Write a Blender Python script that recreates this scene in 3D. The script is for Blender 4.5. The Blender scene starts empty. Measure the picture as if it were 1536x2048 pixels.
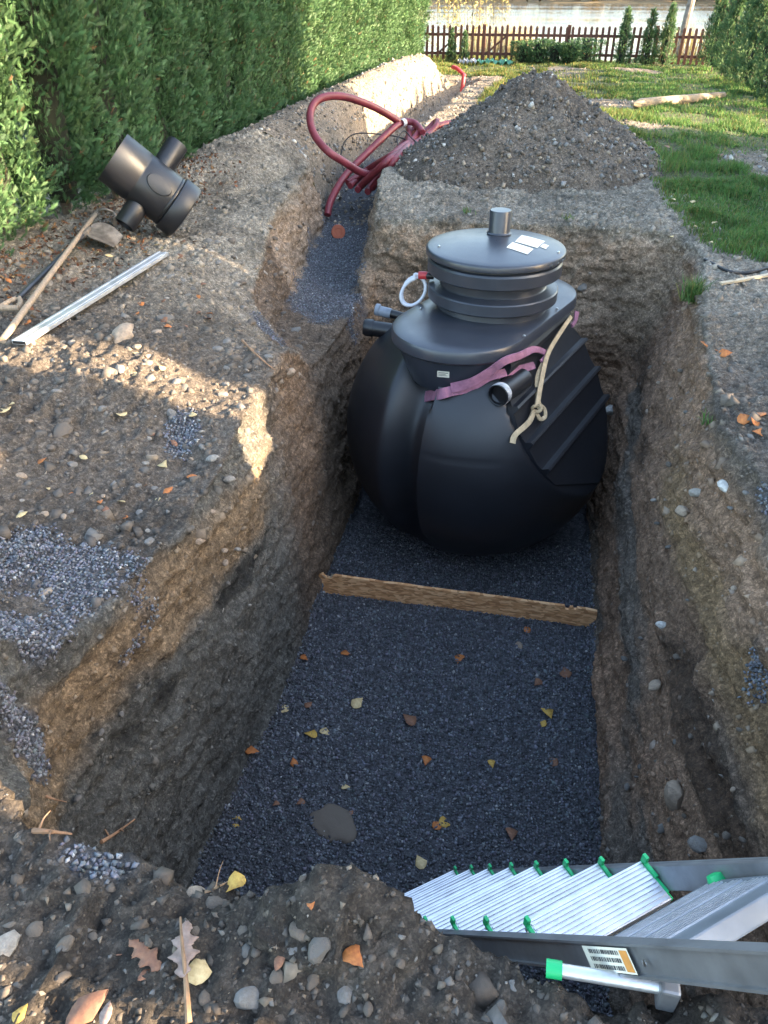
import bpy, bmesh, math, random
import numpy as np
from mathutils import Vector, Matrix

R = math.radians
rng = np.random.default_rng(7)
random.seed(7)
scene = bpy.context.scene
COL = scene.collection

# ------------------------------------------------------------------ camera, sky, sun, exposure
CAM_H = 1.6
cam_d = bpy.data.cameras.new('camera')
cam = bpy.data.objects.new('camera', cam_d)
COL.objects.link(cam)
cam.location = (0, 0, CAM_H)
cam.rotation_euler = (R(90 - 34.7), 0, R(11.5))
cam_d.sensor_fit = 'VERTICAL'
cam_d.sensor_height = 24.0
cam_d.lens = 24.0 * 1538.0 / 2048.0
cam_d.clip_start = 0.05
cam_d.clip_end = 3000
scene.camera = cam

SUN_EL = 14.0
sun_dir = Vector((math.cos(R(SUN_EL)), 0.0, math.sin(R(SUN_EL))))
world = bpy.data.worlds.new('World')
scene.world = world
world.use_nodes = True
wn = world.node_tree
wn.nodes.clear()
sky = wn.nodes.new('ShaderNodeTexSky')
sky.sky_type = 'NISHITA'
sky.sun_disc = False
sky.sun_elevation = R(SUN_EL)
sky.sun_rotation = R(90)
sky.air_density = 1.0
sky.dust_density = 2.2
sky.ozone_density = 0.5
bg = wn.nodes.new('ShaderNodeBackground')
bg.inputs['Strength'].default_value = 0.15
wo = wn.nodes.new('ShaderNodeOutputWorld')
wn.links.new(sky.outputs[0], bg.inputs[0])
wn.links.new(bg.outputs[0], wo.inputs[0])

sl = bpy.data.lights.new('sun', 'SUN')
sl.energy = 4.6
sl.angle = R(0.5)
sl.color = (1.0, 0.76, 0.50)
so = bpy.data.objects.new('sun', sl)
COL.objects.link(so)
so.rotation_euler = sun_dir.to_track_quat('Z', 'Y').to_euler()
so.location = (20, 0, 20)

vs = scene.view_settings
vs.view_transform = 'Standard'
vs.look = 'None'
vs.gamma = 1.0
vs.use_curve_mapping = False
vs.exposure = 3.2

# ------------------------------------------------------------------ helpers
def tag(o, label=None, cat=None, group=None, kind=None):
    if label: o['label'] = label
    if cat: o['category'] = cat
    if group: o['group'] = group
    if kind: o['kind'] = kind
    return o

def empty(name, loc=(0, 0, 0), label=None, cat=None, group=None, rz=0.0):
    o = bpy.data.objects.new(name, None)
    COL.objects.link(o)
    o.location = loc
    o.rotation_euler = (0, 0, rz)
    o.empty_display_size = 0.1
    return tag(o, label, cat, group)

def link(name, me, parent=None):
    o = bpy.data.objects.new(name, me)
    COL.objects.link(o)
    if parent is not None:
        o.parent = parent
    return o

def mesh_np(name, V, Fs, mats, smooth=False, col=None, midx=None):
    """V (n,3); Fs: array (m,k) or list of arrays / lists of faces"""
    me = bpy.data.meshes.new(name)
    V = np.asarray(V, dtype=np.float32)
    if isinstance(Fs, np.ndarray):
        Fs = [Fs]
    loops, starts, tot, s = [], [], [], 0
    for A in Fs:
        A = np.asarray(A, dtype=np.int32)
        if A.size == 0: continue
        k = A.shape[1]
        loops.append(A.ravel())
        st = s + np.arange(len(A), dtype=np.int32) * k
        starts.append(st)
        tot.append(np.full(len(A), k, np.int32))
        s += A.size
    loops = np.concatenate(loops); starts = np.concatenate(starts); tot = np.concatenate(tot)
    me.vertices.add(len(V)); me.vertices.foreach_set('co', V.ravel())
    me.loops.add(len(loops)); me.loops.foreach_set('vertex_index', loops)
    me.polygons.add(len(starts)); me.polygons.foreach_set('loop_start', starts)
    me.polygons.foreach_set('loop_total', tot)
    if smooth:
        me.polygons.foreach_set('use_smooth', np.ones(len(starts), bool))
    if not isinstance(mats, (list, tuple)): mats = [mats]
    for m in mats: me.materials.append(m)
    if midx is not None:
        me.polygons.foreach_set('material_index', np.asarray(midx, np.int32))
    if col is not None:
        set_col(me, col)
    me.update(calc_edges=True)
    me.validate()
    return me

def set_col(me, col):
    a = me.color_attributes.new('Col', 'FLOAT_COLOR', 'POINT')
    c = np.ones((len(me.vertices), 4), np.float32)
    c[:, :3] = col
    a.data.foreach_set('color', c.ravel())

class MB:
    """collects shapes into one mesh"""
    def __init__(s): s.v = []; s.f = []; s.n = 0; s.sm = []
    def add(s, V, Fc, smooth=False):
        V = [tuple(p) for p in V]
        s.v += V
        for f in Fc:
            s.f.append(tuple(i + s.n for i in f)); s.sm.append(smooth)
        s.n += len(V)
        return s
    def box(s, c, size, M=None, bev=0.0):
        hx, hy, hz = size[0] / 2, size[1] / 2, size[2] / 2
        if bev <= 0:
            P = [(x, y, z) for x in (-hx, hx) for y in (-hy, hy) for z in (-hz, hz)]
            Fc = [(0, 1, 3, 2), (4, 6, 7, 5), (0, 4, 5, 1), (2, 3, 7, 6), (0, 2, 6, 4), (1, 5, 7, 3)]
        else:
            b = bmesh.new(); bmesh.ops.create_cube(b, size=1)
            for v in b.verts: v.co = (v.co.x * size[0], v.co.y * size[1], v.co.z * size[2])
            bmesh.ops.bevel(b, geom=b.edges[:], offset=bev, segments=2, affect='EDGES', profile=0.6)
            b.verts.index_update()
            P = [tuple(v.co) for v in b.verts]; Fc = [tuple(v.index for v in f.verts) for f in b.faces]
            b.free()
        if M is None: M = Matrix.Identity(3)
        c = Vector(c)
        return s.add([c + M @ Vector(p) for p in P], Fc)
    def tube(s, pts, r, n=10, cap=True, smooth=True, flat=None):
        pts = [Vector(p) for p in pts]
        rs = r if isinstance(r, (list, tuple, np.ndarray)) else [r] * len(pts)
        V, Fc = [], []
        T = []
        for i in range(len(pts)):
            t = (pts[min(i + 1, len(pts) - 1)] - pts[max(i - 1, 0)])
            T.append(t.normalized() if t.length > 1e-9 else Vector((0, 0, 1)))
        u = T[0].orthogonal().normalized()
        for i, p in enumerate(pts):
            if i:
                q = T[i - 1].rotation_difference(T[i]); u = q @ u
            u = (u - T[i] * u.dot(T[i])).normalized()
            w = T[i].cross(u)
            for k in range(n):
                a = 2 * math.pi * k / n
                V.append(p + (u * math.cos(a) + w * math.sin(a)) * rs[i])
        for i in range(len(pts) - 1):
            for k in range(n):
                a, b = i * n + k, i * n + (k + 1) % n
                Fc.append((a, b, b + n, a + n))
        s.add(V, Fc, smooth)
        if cap:
            s.add(V[:n], [tuple(reversed(range(n)))]); s.add(V[-n:], [tuple(range(n))])
        return s
    def lathe(s, prof, n=48, M=None, smooth=True, closed=False):
        """prof: (r, z) list, revolve around local z"""
        V, Fc = [], []
        for (r, z) in prof:
            for k in range(n):
                a = 2 * math.pi * k / n
                V.append(Vector((r * math.cos(a), r * math.sin(a), z)))
        m = len(prof)
        for i in range(m - 1 + (1 if closed else 0)):
            for k in range(n):
                a, b = i * n + k, i * n + (k + 1) % n
                j = ((i + 1) % m) * n
                Fc.append((a, b, j + (k + 1) % n, j + k))
        if M is not None: V = [M @ v for v in V]
        return s.add(V, Fc, smooth)
    def ribbon(s, pts, nors, w, th=0.004):
        """flat band along pts; nors = surface normals; w width (number or list)"""
        pts = [Vector(p) for p in pts]; V, Fc = [], []
        ws = w if isinstance(w, (list, tuple)) else [w] * len(pts)
        for i, p in enumerate(pts):
            t = (pts[min(i + 1, len(pts) - 1)] - pts[max(i - 1, 0)]).normalized()
            nn = Vector(nors[i]); nn = (nn - t * nn.dot(t)).normalized()
            b = t.cross(nn) * ws[i] / 2
            for q in (p - b, p + b * 0.0 + nn * 0.003, p + b): V.append(q + nn * th)
            for q in (p + b, p - b): V.append(q - nn * th)
        for i in range(len(pts) - 1):
            for k in range(5):
                a, b2 = i * 5 + k, i * 5 + (k + 1) % 5
                Fc.append((a, b2, b2 + 5, a + 5))
        Fc.append((4, 3, 2, 1, 0)); e = (len(pts) - 1) * 5; Fc.append(tuple(e + k for k in range(5)))
        return s.add(V, Fc, True)
    def build(s, name, mat, parent=None, sharp=35):
        me = bpy.data.meshes.new(name)
        me.from_pydata([tuple(v) for v in s.v], [], s.f)
        me.polygons.foreach_set('use_smooth', np.array(s.sm, bool))
        for m in (mat if isinstance(mat, (list, tuple)) else [mat]): me.materials.append(m)
        b = bmesh.new(); b.from_mesh(me)
        bmesh.ops.remove_doubles(b, verts=b.verts, dist=1e-5)
        bmesh.ops.recalc_face_normals(b, faces=b.faces)
        b.to_mesh(me); b.free()
        if sharp and any(s.sm):
            me.set_sharp_from_angle(angle=R(sharp))
        return link(name, me, parent)

def spline(P, n=8):
    P = [Vector(p) for p in P]; out = []
    for i in range(len(P) - 1):
        p0, p1, p2, p3 = P[max(i - 1, 0)], P[i], P[i + 1], P[min(i + 2, len(P) - 1)]
        for k in range(n):
            t = k / n
            out.append(0.5 * ((2 * p1) + (p2 - p0) * t + (2 * p0 - 5 * p1 + 4 * p2 - p3) * t * t + (3 * p1 - p0 - 3 * p2 + p3) * t ** 3))
    out.append(P[-1])
    return out

def frame(z, up=(0, 0, 1)):
    z = Vector(z).normalized(); x = Vector(up).cross(z)
    if x.length < 1e-4: x = Vector((1, 0, 0)).cross(z)
    x.normalize(); y = z.cross(x)
    return Matrix((x, y, z)).transposed()

def place(z, loc):
    return Matrix.Translation(loc) @ frame(z).to_4x4()

# ---- numpy noise
def _h(i, j, k, s):
    n = (i.astype(np.uint32) * np.uint32(374761393) + j.astype(np.uint32) * np.uint32(668265263)
         + k.astype(np.uint32) * np.uint32(2147483647 - 19) * np.uint32(3) + np.uint32(s) * np.uint32(1274126177))
    n = (n ^ (n >> np.uint32(13))) * np.uint32(1274126177)
    n = (n ^ (n >> np.uint32(16))) * np.uint32(2246822519)
    n = n ^ (n >> np.uint32(15))
    return (n & np.uint32(0xFFFFFF)).astype(np.float32) / np.float32(0x7FFFFF) - 1

def vn(P, sc, seed=0):
    P = np.asarray(P, np.float32) * np.asarray(sc, np.float32) + np.float32(17.31 * seed + 1000)
    I = np.floor(P); f = P - I; f = f * f * f * (f * (f * 6 - 15) + 10); I = I.astype(np.int64)
    x, y, z = I[:, 0], I[:, 1], I[:, 2]; fx, fy, fz = f[:, 0], f[:, 1], f[:, 2]
    def c(a, b, d): return _h(x + a, y + b, z + d, seed)
    a0 = c(0, 0, 0) * (1 - fx) + c(1, 0, 0) * fx; a1 = c(0, 1, 0) * (1 - fx) + c(1, 1, 0) * fx
    b0 = c(0, 0, 1) * (1 - fx) + c(1, 0, 1) * fx; b1 = c(0, 1, 1) * (1 - fx) + c(1, 1, 1) * fx
    return (a0 * (1 - fy) + a1 * fy) * (1 - fz) + (b0 * (1 - fy) + b1 * fy) * fz

def fbm(P, sc, oct=4, seed=0, gain=0.5):
    sc = np.asarray(sc, np.float32)
    t = 0; a = 1; n = 0
    for o in range(oct):
        t = t + a * vn(P, sc * 2 ** o, seed + o); n += a; a *= gain
    return t / n

def sstep(a, b, x):
    t = np.clip((x - a) / (b - a), 0, 1)
    return t * t * (3 - 2 * t)

def bump1(x, a, b, s):
    """1 inside [a,b] with soft borders s"""
    return sstep(a - s, a + s, x) * (1 - sstep(b - s, b + s, x))

def poly_sd(x, y, poly):
    d = np.full(x.shape, 1e9); ins = np.zeros(x.shape, bool); n = len(poly)
    for i in range(n):
        ax, ay = poly[i]; bx, by = poly[(i + 1) % n]
        ex, ey = bx - ax, by - ay
        t = np.clip(((x - ax) * ex + (y - ay) * ey) / (ex * ex + ey * ey), 0, 1)
        d = np.minimum(d, np.hypot(x - ax - t * ex, y - ay - t * ey))
        if ey != 0:
            cr = ((ay > y) != (by > y)) & (x < ex * (y - ay) / ey + ax)
            ins ^= cr
    return np.where(ins, -d, d)

def line_d(x, y, pts):
    """distance to polyline and interpolated extra values"""
    d = np.full(x.shape, 1e9); val = np.zeros(x.shape); side = np.zeros(x.shape)
    for i in range(len(pts) - 1):
        ax, ay, av = pts[i]; bx, by, bv = pts[i + 1]; ex, ey = bx - ax, by - ay
        t = np.clip(((x - ax) * ex + (y - ay) * ey) / (ex * ex + ey * ey), 0, 1)
        dd = np.hypot(x - ax - t * ex, y - ay - t * ey); m = dd < d
        d = np.where(m, dd, d); val = np.where(m, av + (bv - av) * t, val)
        side = np.where(m, np.sign(ex * (y - ay) - ey * (x - ax)), side)
    return d, val, side

# ---- materials
def new_mat(name):
    m = bpy.data.materials.new(name); m.use_nodes = True
    nt = m.node_tree; b = nt.nodes['Principled BSDF']
    return m, nt, b

def N(nt, t, **kw):
    n = nt.nodes.new(t)
    for k, v in kw.items():
        if k in n.inputs: n.inputs[k].default_value = v
        else: setattr(n, k, v)
    return n

def basic(name, col, rough=0.5, metal=0.0, var=0.15, vscale=8.0, bump=0.0, bscale=60.0, stretch=None, spec=0.5, col2=None, rvar=0.0):
    """plain colour broken up by two noises, with optional bump"""
    m, nt, b = new_mat(name); L = nt.links.new
    tc = N(nt, 'ShaderNodeTexCoord')
    src = tc.outputs['Object']
    if stretch:
        mp = N(nt, 'ShaderNodeMapping'); mp.inputs['Scale'].default_value = stretch
        L(src, mp.inputs[0]); src = mp.outputs[0]
    n1 = N(nt, 'ShaderNodeTexNoise', Scale=vscale, Detail=6.0, Roughness=0.6)
    L(src, n1.inputs['Vector'])
    cr = N(nt, 'ShaderNodeValToRGB')
    c2 = col2 if col2 else tuple(c * (1 - 2 * var) for c in col)
    cr.color_ramp.elements[0].position = 0.3; cr.color_ramp.elements[1].position = 0.7
    cr.color_ramp.elements[0].color = (*c2, 1); cr.color_ramp.elements[1].color = (*[min(1, c * (1 + var * .6)) for c in col], 1)
    L(n1.outputs[0], cr.inputs[0]); L(cr.outputs[0], b.inputs['Base Color'])
    b.inputs['Roughness'].default_value = rough; b.inputs['Metallic'].default_value = metal
    b.inputs['Specular IOR Level'].default_value = spec
    if rvar:
        mr = N(nt, 'ShaderNodeMapRange'); mr.inputs['To Min'].default_value = rough - rvar; mr.inputs['To Max'].default_value = rough + rvar
        n3 = N(nt, 'ShaderNodeTexNoise', Scale=vscale * 1.7, Detail=8.0, Roughness=0.7); L(src, n3.inputs['Vector'])
        L(n3.outputs[0], mr.inputs[0]); L(mr.outputs[0], b.inputs['Roughness'])
    if bump:
        n2 = N(nt, 'ShaderNodeTexNoise', Scale=bscale, Detail=5.0, Roughness=0.6); L(src, n2.inputs['Vector'])
        bp = N(nt, 'ShaderNodeBump', Strength=min(1.0, bump), Distance=0.01); L(n2.outputs[0], bp.inputs['Height'])
        L(bp.outputs[0], b.inputs['Normal'])
    return m

def attr_mat(name, rough=0.95, bump=0.6, s1=18.0, s2=140.0, trans=0.0, spec=0.3, var=0.35, dist=0.012, speck=0.0):
    """base colour from the Col attribute, broken up by noise"""
    m, nt, b = new_mat(name); L = nt.links.new
    at = N(nt, 'ShaderNodeAttribute', attribute_name='Col')
    tc = N(nt, 'ShaderNodeTexCoord')
    n1 = N(nt, 'ShaderNodeTexNoise', Scale=s1, Detail=8.0, Roughness=0.7); L(tc.outputs['Object'], n1.inputs['Vector'])
    mr = N(nt, 'ShaderNodeMapRange'); mr.inputs['From Min'].default_value = 0.3; mr.inputs['From Max'].default_value = 0.7
    mr.inputs['To Min'].default_value = 1 - var; mr.inputs['To Max'].default_value = 1 + var
    L(n1.outputs[0], mr.inputs[0])
    mx = N(nt, 'ShaderNodeVectorMath', operation='SCALE')
    fac = mr.outputs[0]
    if speck:   # grains and small pebbles of differing tone
        for sc in (70.0, 190.0):
            vo = N(nt, 'ShaderNodeTexVoronoi', Scale=sc); L(tc.outputs['Object'], vo.inputs['Vector'])
            sp = N(nt, 'ShaderNodeSeparateColor'); L(vo.outputs['Color'], sp.inputs[0])
            pw = N(nt, 'ShaderNodeMath', operation='POWER'); L(sp.outputs[0], pw.inputs[0]); pw.inputs[1].default_value = 2.2
            m2 = N(nt, 'ShaderNodeMapRange'); m2.inputs['To Min'].default_value = 1 - speck * .5; m2.inputs['To Max'].default_value = 1 + speck; L(pw.outputs[0], m2.inputs[0])
            mu = N(nt, 'ShaderNodeMath', operation='MULTIPLY'); L(fac, mu.inputs[0]); L(m2.outputs[0], mu.inputs[1]); fac = mu.outputs[0]
    L(at.outputs['Color'], mx.inputs[0]); L(fac, mx.inputs['Scale']); L(mx.outputs[0], b.inputs['Base Color'])
    b.inputs['Roughness'].default_value = rough; b.inputs['Specular IOR Level'].default_value = spec
    if bump:
        n2 = N(nt, 'ShaderNodeTexNoise', Scale=s2, Detail=7.0, Roughness=0.75); L(tc.outputs['Object'], n2.inputs['Vector'])
        n3 = N(nt, 'ShaderNodeTexVoronoi', Scale=s2 * .55); L(tc.outputs['Object'], n3.inputs['Vector'])
        ad = N(nt, 'ShaderNodeMath', operation='SUBTRACT'); L(n2.outputs[0], ad.inputs[0])
        ml = N(nt, 'ShaderNodeMath', operation='MULTIPLY'); L(n3.outputs['Distance'], ml.inputs[0]); ml.inputs[1].default_value = .5
        L(ml.outputs[0], ad.inputs[1])
        bp = N(nt, 'ShaderNodeBump', Strength=bump, Distance=dist); L(ad.outputs[0], bp.inputs['Height'])
        L(bp.outputs[0], b.inputs['Normal'])
    if trans:
        tr = N(nt, 'ShaderNodeBsdfTranslucent'); L(mx.outputs[0], tr.inputs['Color'])
        ms = N(nt, 'ShaderNodeMixShader'); ms.inputs[0].default_value = trans
        out = nt.nodes['Material Output']
        L(b.outputs[0], ms.inputs[1]); L(tr.outputs[0], ms.inputs[2]); L(ms.outputs[0], out.inputs['Surface'])
    return m

M_SOIL = attr_mat('soil', 0.96, 1.0, 24.0, 75.0, var=0.5, dist=0.02, speck=0.42)
M_STONE = attr_mat('stone', 0.85, 0.35, 40.0, 160.0, var=0.25, dist=0.004)
M_LEAFT = attr_mat('thuja_foliage', 0.6, 0.0, 9.0, 60.0, trans=0.35, var=0.3)
M_CORE = basic('thuja_twig_gap_shade', (0.016, 0.020, 0.010), 0.95, var=0.3, vscale=20)  # inner twig mass, near black: shade of the crown gaps put into its colour
M_GRASS = attr_mat('grass_blades', 0.6, 0.0, 2.0, 60.0, trans=0.35, var=0.3)
M_DEAD = attr_mat('dead_leaf', 0.75, 0.2, 60.0, 90.0, trans=0.25, var=0.35, dist=0.003)
M_BARK = basic('bark', (0.10, 0.08, 0.06), 0.95, var=0.3, vscale=14, bump=0.8, bscale=30, stretch=(1, 1, .25))
M_PE = basic('black_polyethylene', (0.010, 0.011, 0.015), 0.42, var=0.10, vscale=5, bump=0.05, bscale=220, rvar=0.09, spec=0.55)
M_PEM = basic('polyethylene_sky_tint', (0.030, 0.035, 0.047), 0.32, var=0.10, vscale=6, bump=0.04, bscale=260, rvar=0.08, spec=0.6)  # same black plastic, paler and bluer: reflected sky put into the colour
M_BLACKPIPE = basic('black_pipe', (0.008, 0.008, 0.010), 0.35, var=0.1, vscale=20, rvar=.08)
M_GREYPIPE = basic('grey_pipe', (0.20, 0.22, 0.26), 0.45, var=0.1, vscale=20)
M_STEEL = basic('screw_steel', (0.6, 0.6, 0.58), 0.3, metal=1.0, var=0.1, vscale=50)
M_PAPER = basic('label_paper', (0.74, 0.70, 0.58), 0.6, var=0.06, vscale=30)
M_INK = basic('label_ink', (0.04, 0.04, 0.045), 0.6, var=0.1, vscale=60)
M_ORANGEINK = basic('label_orange', (0.62, 0.27, 0.06), 0.55, var=0.08, vscale=40)
M_PINK = basic('pink_webbing', (0.33, 0.14, 0.21), 0.9, var=0.22, vscale=14, bump=0.5, bscale=160)
M_BEIGE = basic('beige_webbing', (0.50, 0.37, 0.22), 0.9, var=0.16, vscale=25, bump=0.5, bscale=180)
M_REDCAP = basic('red_plastic', (0.45, 0.03, 0.035), 0.4, var=0.1, vscale=20)
M_ORANGE = basic('orange_pvc', (0.42, 0.10, 0.045), 0.55, var=0.12, vscale=20)
M_WHITEPL = basic('white_hose', (0.55, 0.56, 0.62), 0.3, var=0.08, vscale=30)
M_ALU = basic('aluminium_tread', (0.72, 0.73, 0.76), 0.42, metal=0.85, var=0.12, vscale=12, bump=0.15, bscale=90, rvar=.1)
M_ALUD = basic('aluminium_rail', (0.30, 0.31, 0.33), 0.5, metal=0.8, var=0.15, vscale=9, rvar=.1)
M_ALUB = basic('aluminium_bar', (0.66, 0.67, 0.70), 0.45, metal=0.75, var=0.14, vscale=9, rvar=.12)
M_GREEN = basic('green_plastic', (0.01, 0.42, 0.14), 0.45, var=0.1, vscale=20)
M_OLDWOOD = basic('weathered_handle', (0.30, 0.23, 0.165), 0.8, var=0.2, vscale=9, bump=0.3, bscale=40, stretch=(6, 6, 1))
M_STRIP = basic('pale_wood', (0.50, 0.40, 0.27), 0.8, var=0.14, vscale=12, bump=0.3, bscale=60)
M_POSTW = basic('post_wood', (0.30, 0.235, 0.16), 0.85, var=0.25, vscale=7, bump=0.4, bscale=40)
M_POSTC = basic('fresh_cut_wood', (0.50, 0.25, 0.08), 0.8, var=0.2, vscale=9)
M_FENCE = basic('fence_stain', (0.115, 0.040, 0.026), 0.7, var=0.25, vscale=10, bump=0.3, bscale=40)
M_IRON = basic('tool_steel', (0.27, 0.23, 0.19), 0.55, metal=0.6, var=0.3, vscale=18, rvar=.1)
M_TOOLBLK = basic('dark_shaft', (0.03, 0.033, 0.042), 0.45, var=0.25, vscale=14)
M_CONDUIT = basic('red_conduit', (0.20, 0.028, 0.040), 0.5, var=0.2, vscale=9)
M_CABLE = basic('black_cable', (0.012, 0.012, 0.014), 0.5, var=0.1, vscale=20)
M_TARP = basic('green_tarp', (0.12, 0.36, 0.24), 0.5, var=0.2, vscale=9, bump=.3, bscale=12)
M_PLASTER = basic('house_plaster', (0.42, 0.38, 0.32), 0.9, var=0.08, vscale=2, bump=.3, bscale=80)
M_ROOF = basic('roof_tile', (0.16, 0.07, 0.05), 0.8, var=0.2, vscale=4)
M_GLASS = basic('window_glass', (0.03, 0.035, 0.04), 0.08, var=0.05, vscale=3)
M_TIMBER = basic('screen_timber', (0.16, 0.11, 0.07), 0.85, var=0.2, vscale=6, stretch=(4, 4, 1))

# OSB board material: flakes
def osb():
    m, nt, b = new_mat('strand_board'); L = nt.links.new
    tc = N(nt, 'ShaderNodeTexCoord'); mp = N(nt, 'ShaderNodeMapping'); mp.inputs['Scale'].default_value = (1, 1, 3.2)
    mp.inputs['Rotation'].default_value = (0, .35, 0)
    L(tc.outputs['Object'], mp.inputs[0])
    v = N(nt, 'ShaderNodeTexVoronoi', Scale=26.0); L(mp.outputs[0], v.inputs['Vector'])
    n = N(nt, 'ShaderNodeTexNoise', Scale=14.0, Detail=6.0); L(mp.outputs[0], n.inputs['Vector'])
    sp = N(nt, 'ShaderNodeSeparateColor'); L(v.outputs['Color'], sp.inputs[0])
    mx = N(nt, 'ShaderNodeMath', operation='ADD'); L(sp.outputs[0], mx.inputs[0]); L(n.outputs[0], mx.inputs[1])
    cr = N(nt, 'ShaderNodeValToRGB'); e = cr.color_ramp.elements
    e[0].position = .35; e[0].color = (.40, .19, .08, 1); e[1].position = .85; e[1].color = (.80, .47, .24, 1)
    x = e.new(.62); x.color = (.64, .32, .14, 1)
    hf = N(nt, 'ShaderNodeMath', operation='MULTIPLY'); L(mx.outputs[0], hf.inputs[0]); hf.inputs[1].default_value = .62
    L(hf.outputs[0], cr.inputs[0]); L(cr.outputs[0], b.inputs['Base Color'])
    b.inputs['Roughness'].default_value = .8
    bp = N(nt, 'ShaderNodeBump', Strength=.4, Distance=.004); L(mx.outputs[0], bp.inputs['Height']); L(bp.outputs[0], b.inputs['Normal'])
    return m
M_OSB = osb()

# ------------------------------------------------------------------ terrain
FLOOR_Z = -2.0
PB = [(-1.30, .98), (.60, .98), (.63, 2.0), (.62, 2.7), (.60, 4.0), (.60, 6.12), (-1.26, 6.12), (-1.28, 4.4), (-1.27, 4.0), (-1.24, 3.4), (-1.25, 2.6), (-1.31, 1.95)]
PT = [(-1.48, 1.22), (-1.22, 1.03), (-1.0, .86), (-.75, .83), (-.55, .80), (-.38, .77), (-.25, .84), (-.05, .80), (.2, .76), (.5, .77), (.85, .76),
      (1.2, .95), (1.16, 1.5), (1.0, 2.0), (.90, 2.35), (.94, 2.6), (.86, 3.0), (.84, 3.3), (.9, 4.0), (.97, 4.7), (1.06, 5.3), (1.12, 5.9), (1.02, 6.36),
      (.5, 6.42), (0, 6.46), (-.5, 6.40), (-1.0, 6.40), (-1.45, 6.44), (-1.44, 6.0), (-1.45, 5.3), (-1.40, 4.5), (-1.38, 3.9),
      (-1.34, 3.4), (-1.33, 3.1), (-1.33, 2.7), (-1.33, 2.4), (-1.36, 2.1), (-1.43, 1.8), (-1.52, 1.45)]
TRENCH = [(-1.55, 5.2, -.62), (-1.74, 6.1, -.62), (-2.0, 7.6, -.62), (-2.18, 9.2, -.58), (-2.25, 11.5, -.5), (-2.1, 15.0, -.45), (-2.0, 17.2, -.35), (-2.0, 17.8, -.1)]
RIDGE = [(-3.3, 6.5, .02), (-3.05, 7.6, .26), (-2.98, 9.2, .34), (-2.92, 11.0, .42), (-2.78, 14.0, .50), (-2.6, 16.4, .46), (-2.5, 17.3, .12)]

def ground0(x, y):
    z = -0.10 * sstep(12, 24, y) + 0 * x
    # bank down to the lake behind the fence
    z = z - 1.6 * sstep(23.3, 29, y)
    z = z + .05 * np.sin(x * 1.3 + 1) * np.sin(y * .7) * sstep(6.5, 9, y)
    # left ground falls towards the pit
    z = z - .26 * sstep(-2.6, -1.5, x) * (1 - sstep(-1.2, -.9, x)) * bump1(y, 1.55, 3.0, .28)
    z = z - .14 * sstep(-2.2, -1.45, x) * (1 - sstep(-1.2, -.9, x)) * bump1(y, 3.0, 3.7, .3)
    # saddle where the pipe trench meets the pit
    z = z - .46 * np.exp(-((x + 1.35) / .50) ** 2 - ((y - 4.75) / .75) ** 2) * (x < 0)
    z = z - .20 * np.exp(-((x + 1.7) / .6) ** 2 - ((y - 5.4) / .9) ** 2)
    # heaps of crumbs on the near edge
    z = z + .10 * np.exp(-((x + .28) / .16) ** 2 - ((y - .80) / .10) ** 2)
    z = z + .06 * np.exp(-((x + 1.15) / .2) ** 2 - ((y - .98) / .13) ** 2)
    z = z + .05 * np.exp(-((x - .5) / .12) ** 2 - ((y - .70) / .08) ** 2)
    z = z - .05 * np.exp(-((x + .6) / .2) ** 2 - ((y - .85) / .1) ** 2)
    # raised rim on the right
    z = z + .12 * np.exp(-((x - 1.35) / .35) ** 2 - ((y - 2.7) / .7) ** 2)
    z = z - .10 * np.exp(-((x - 1.1) / .25) ** 2 - ((y - 4.1) / .35) ** 2)
    # hedge foot
    z = z + .06 * sstep(-2.9, -3.5, x) * (1 - sstep(20, 23, y))
    # spoil ridge along the trench
    d, h, s = line_d(x, y, RIDGE)
    w = np.where(s > 0, .62, .50)
    z = z + h * np.clip(1 - (d / w) ** 1.4, 0, 1) ** .8
    return z

def height(x, y):
    g = ground0(x, y)
    wob = .05 * fbm(np.stack([x, y, 0 * x], -1).reshape(-1, 3), (1.6, 1.6, 1), 3, 31).reshape(x.shape)
    d, tz, s = line_d(x, y, TRENCH)
    halfw = .26 + wob * .8 + .05 * (1 - sstep(6, 8, y))
    u = np.clip((d - halfw) / .13, 0, 1)
    tr = tz + .04 * (d / .3) ** 2
    zt = tr + (g - tr) * u ** .8
    z = np.where(g > tr, zt, g)
    sb = poly_sd(x + wob * .5, y, PB); stp = poly_sd(x + wob, y + wob * .6, PT)
    dB = np.maximum(sb, 0); dT = np.maximum(-stp, 0)
    u = dB / (dB + dT + 1e-6)
    u = np.where(sb <= 0, 0, np.where(stp >= 0, 1, u))
    prof = u ** .85
    zp = FLOOR_Z + (z - FLOOR_Z) * prof
    return np.where(u < 1, zp, z)

AX0, AX1, AY0, AY1 = -3.95, 2.7, -.6, 8.4
VOX = .0155

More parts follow.
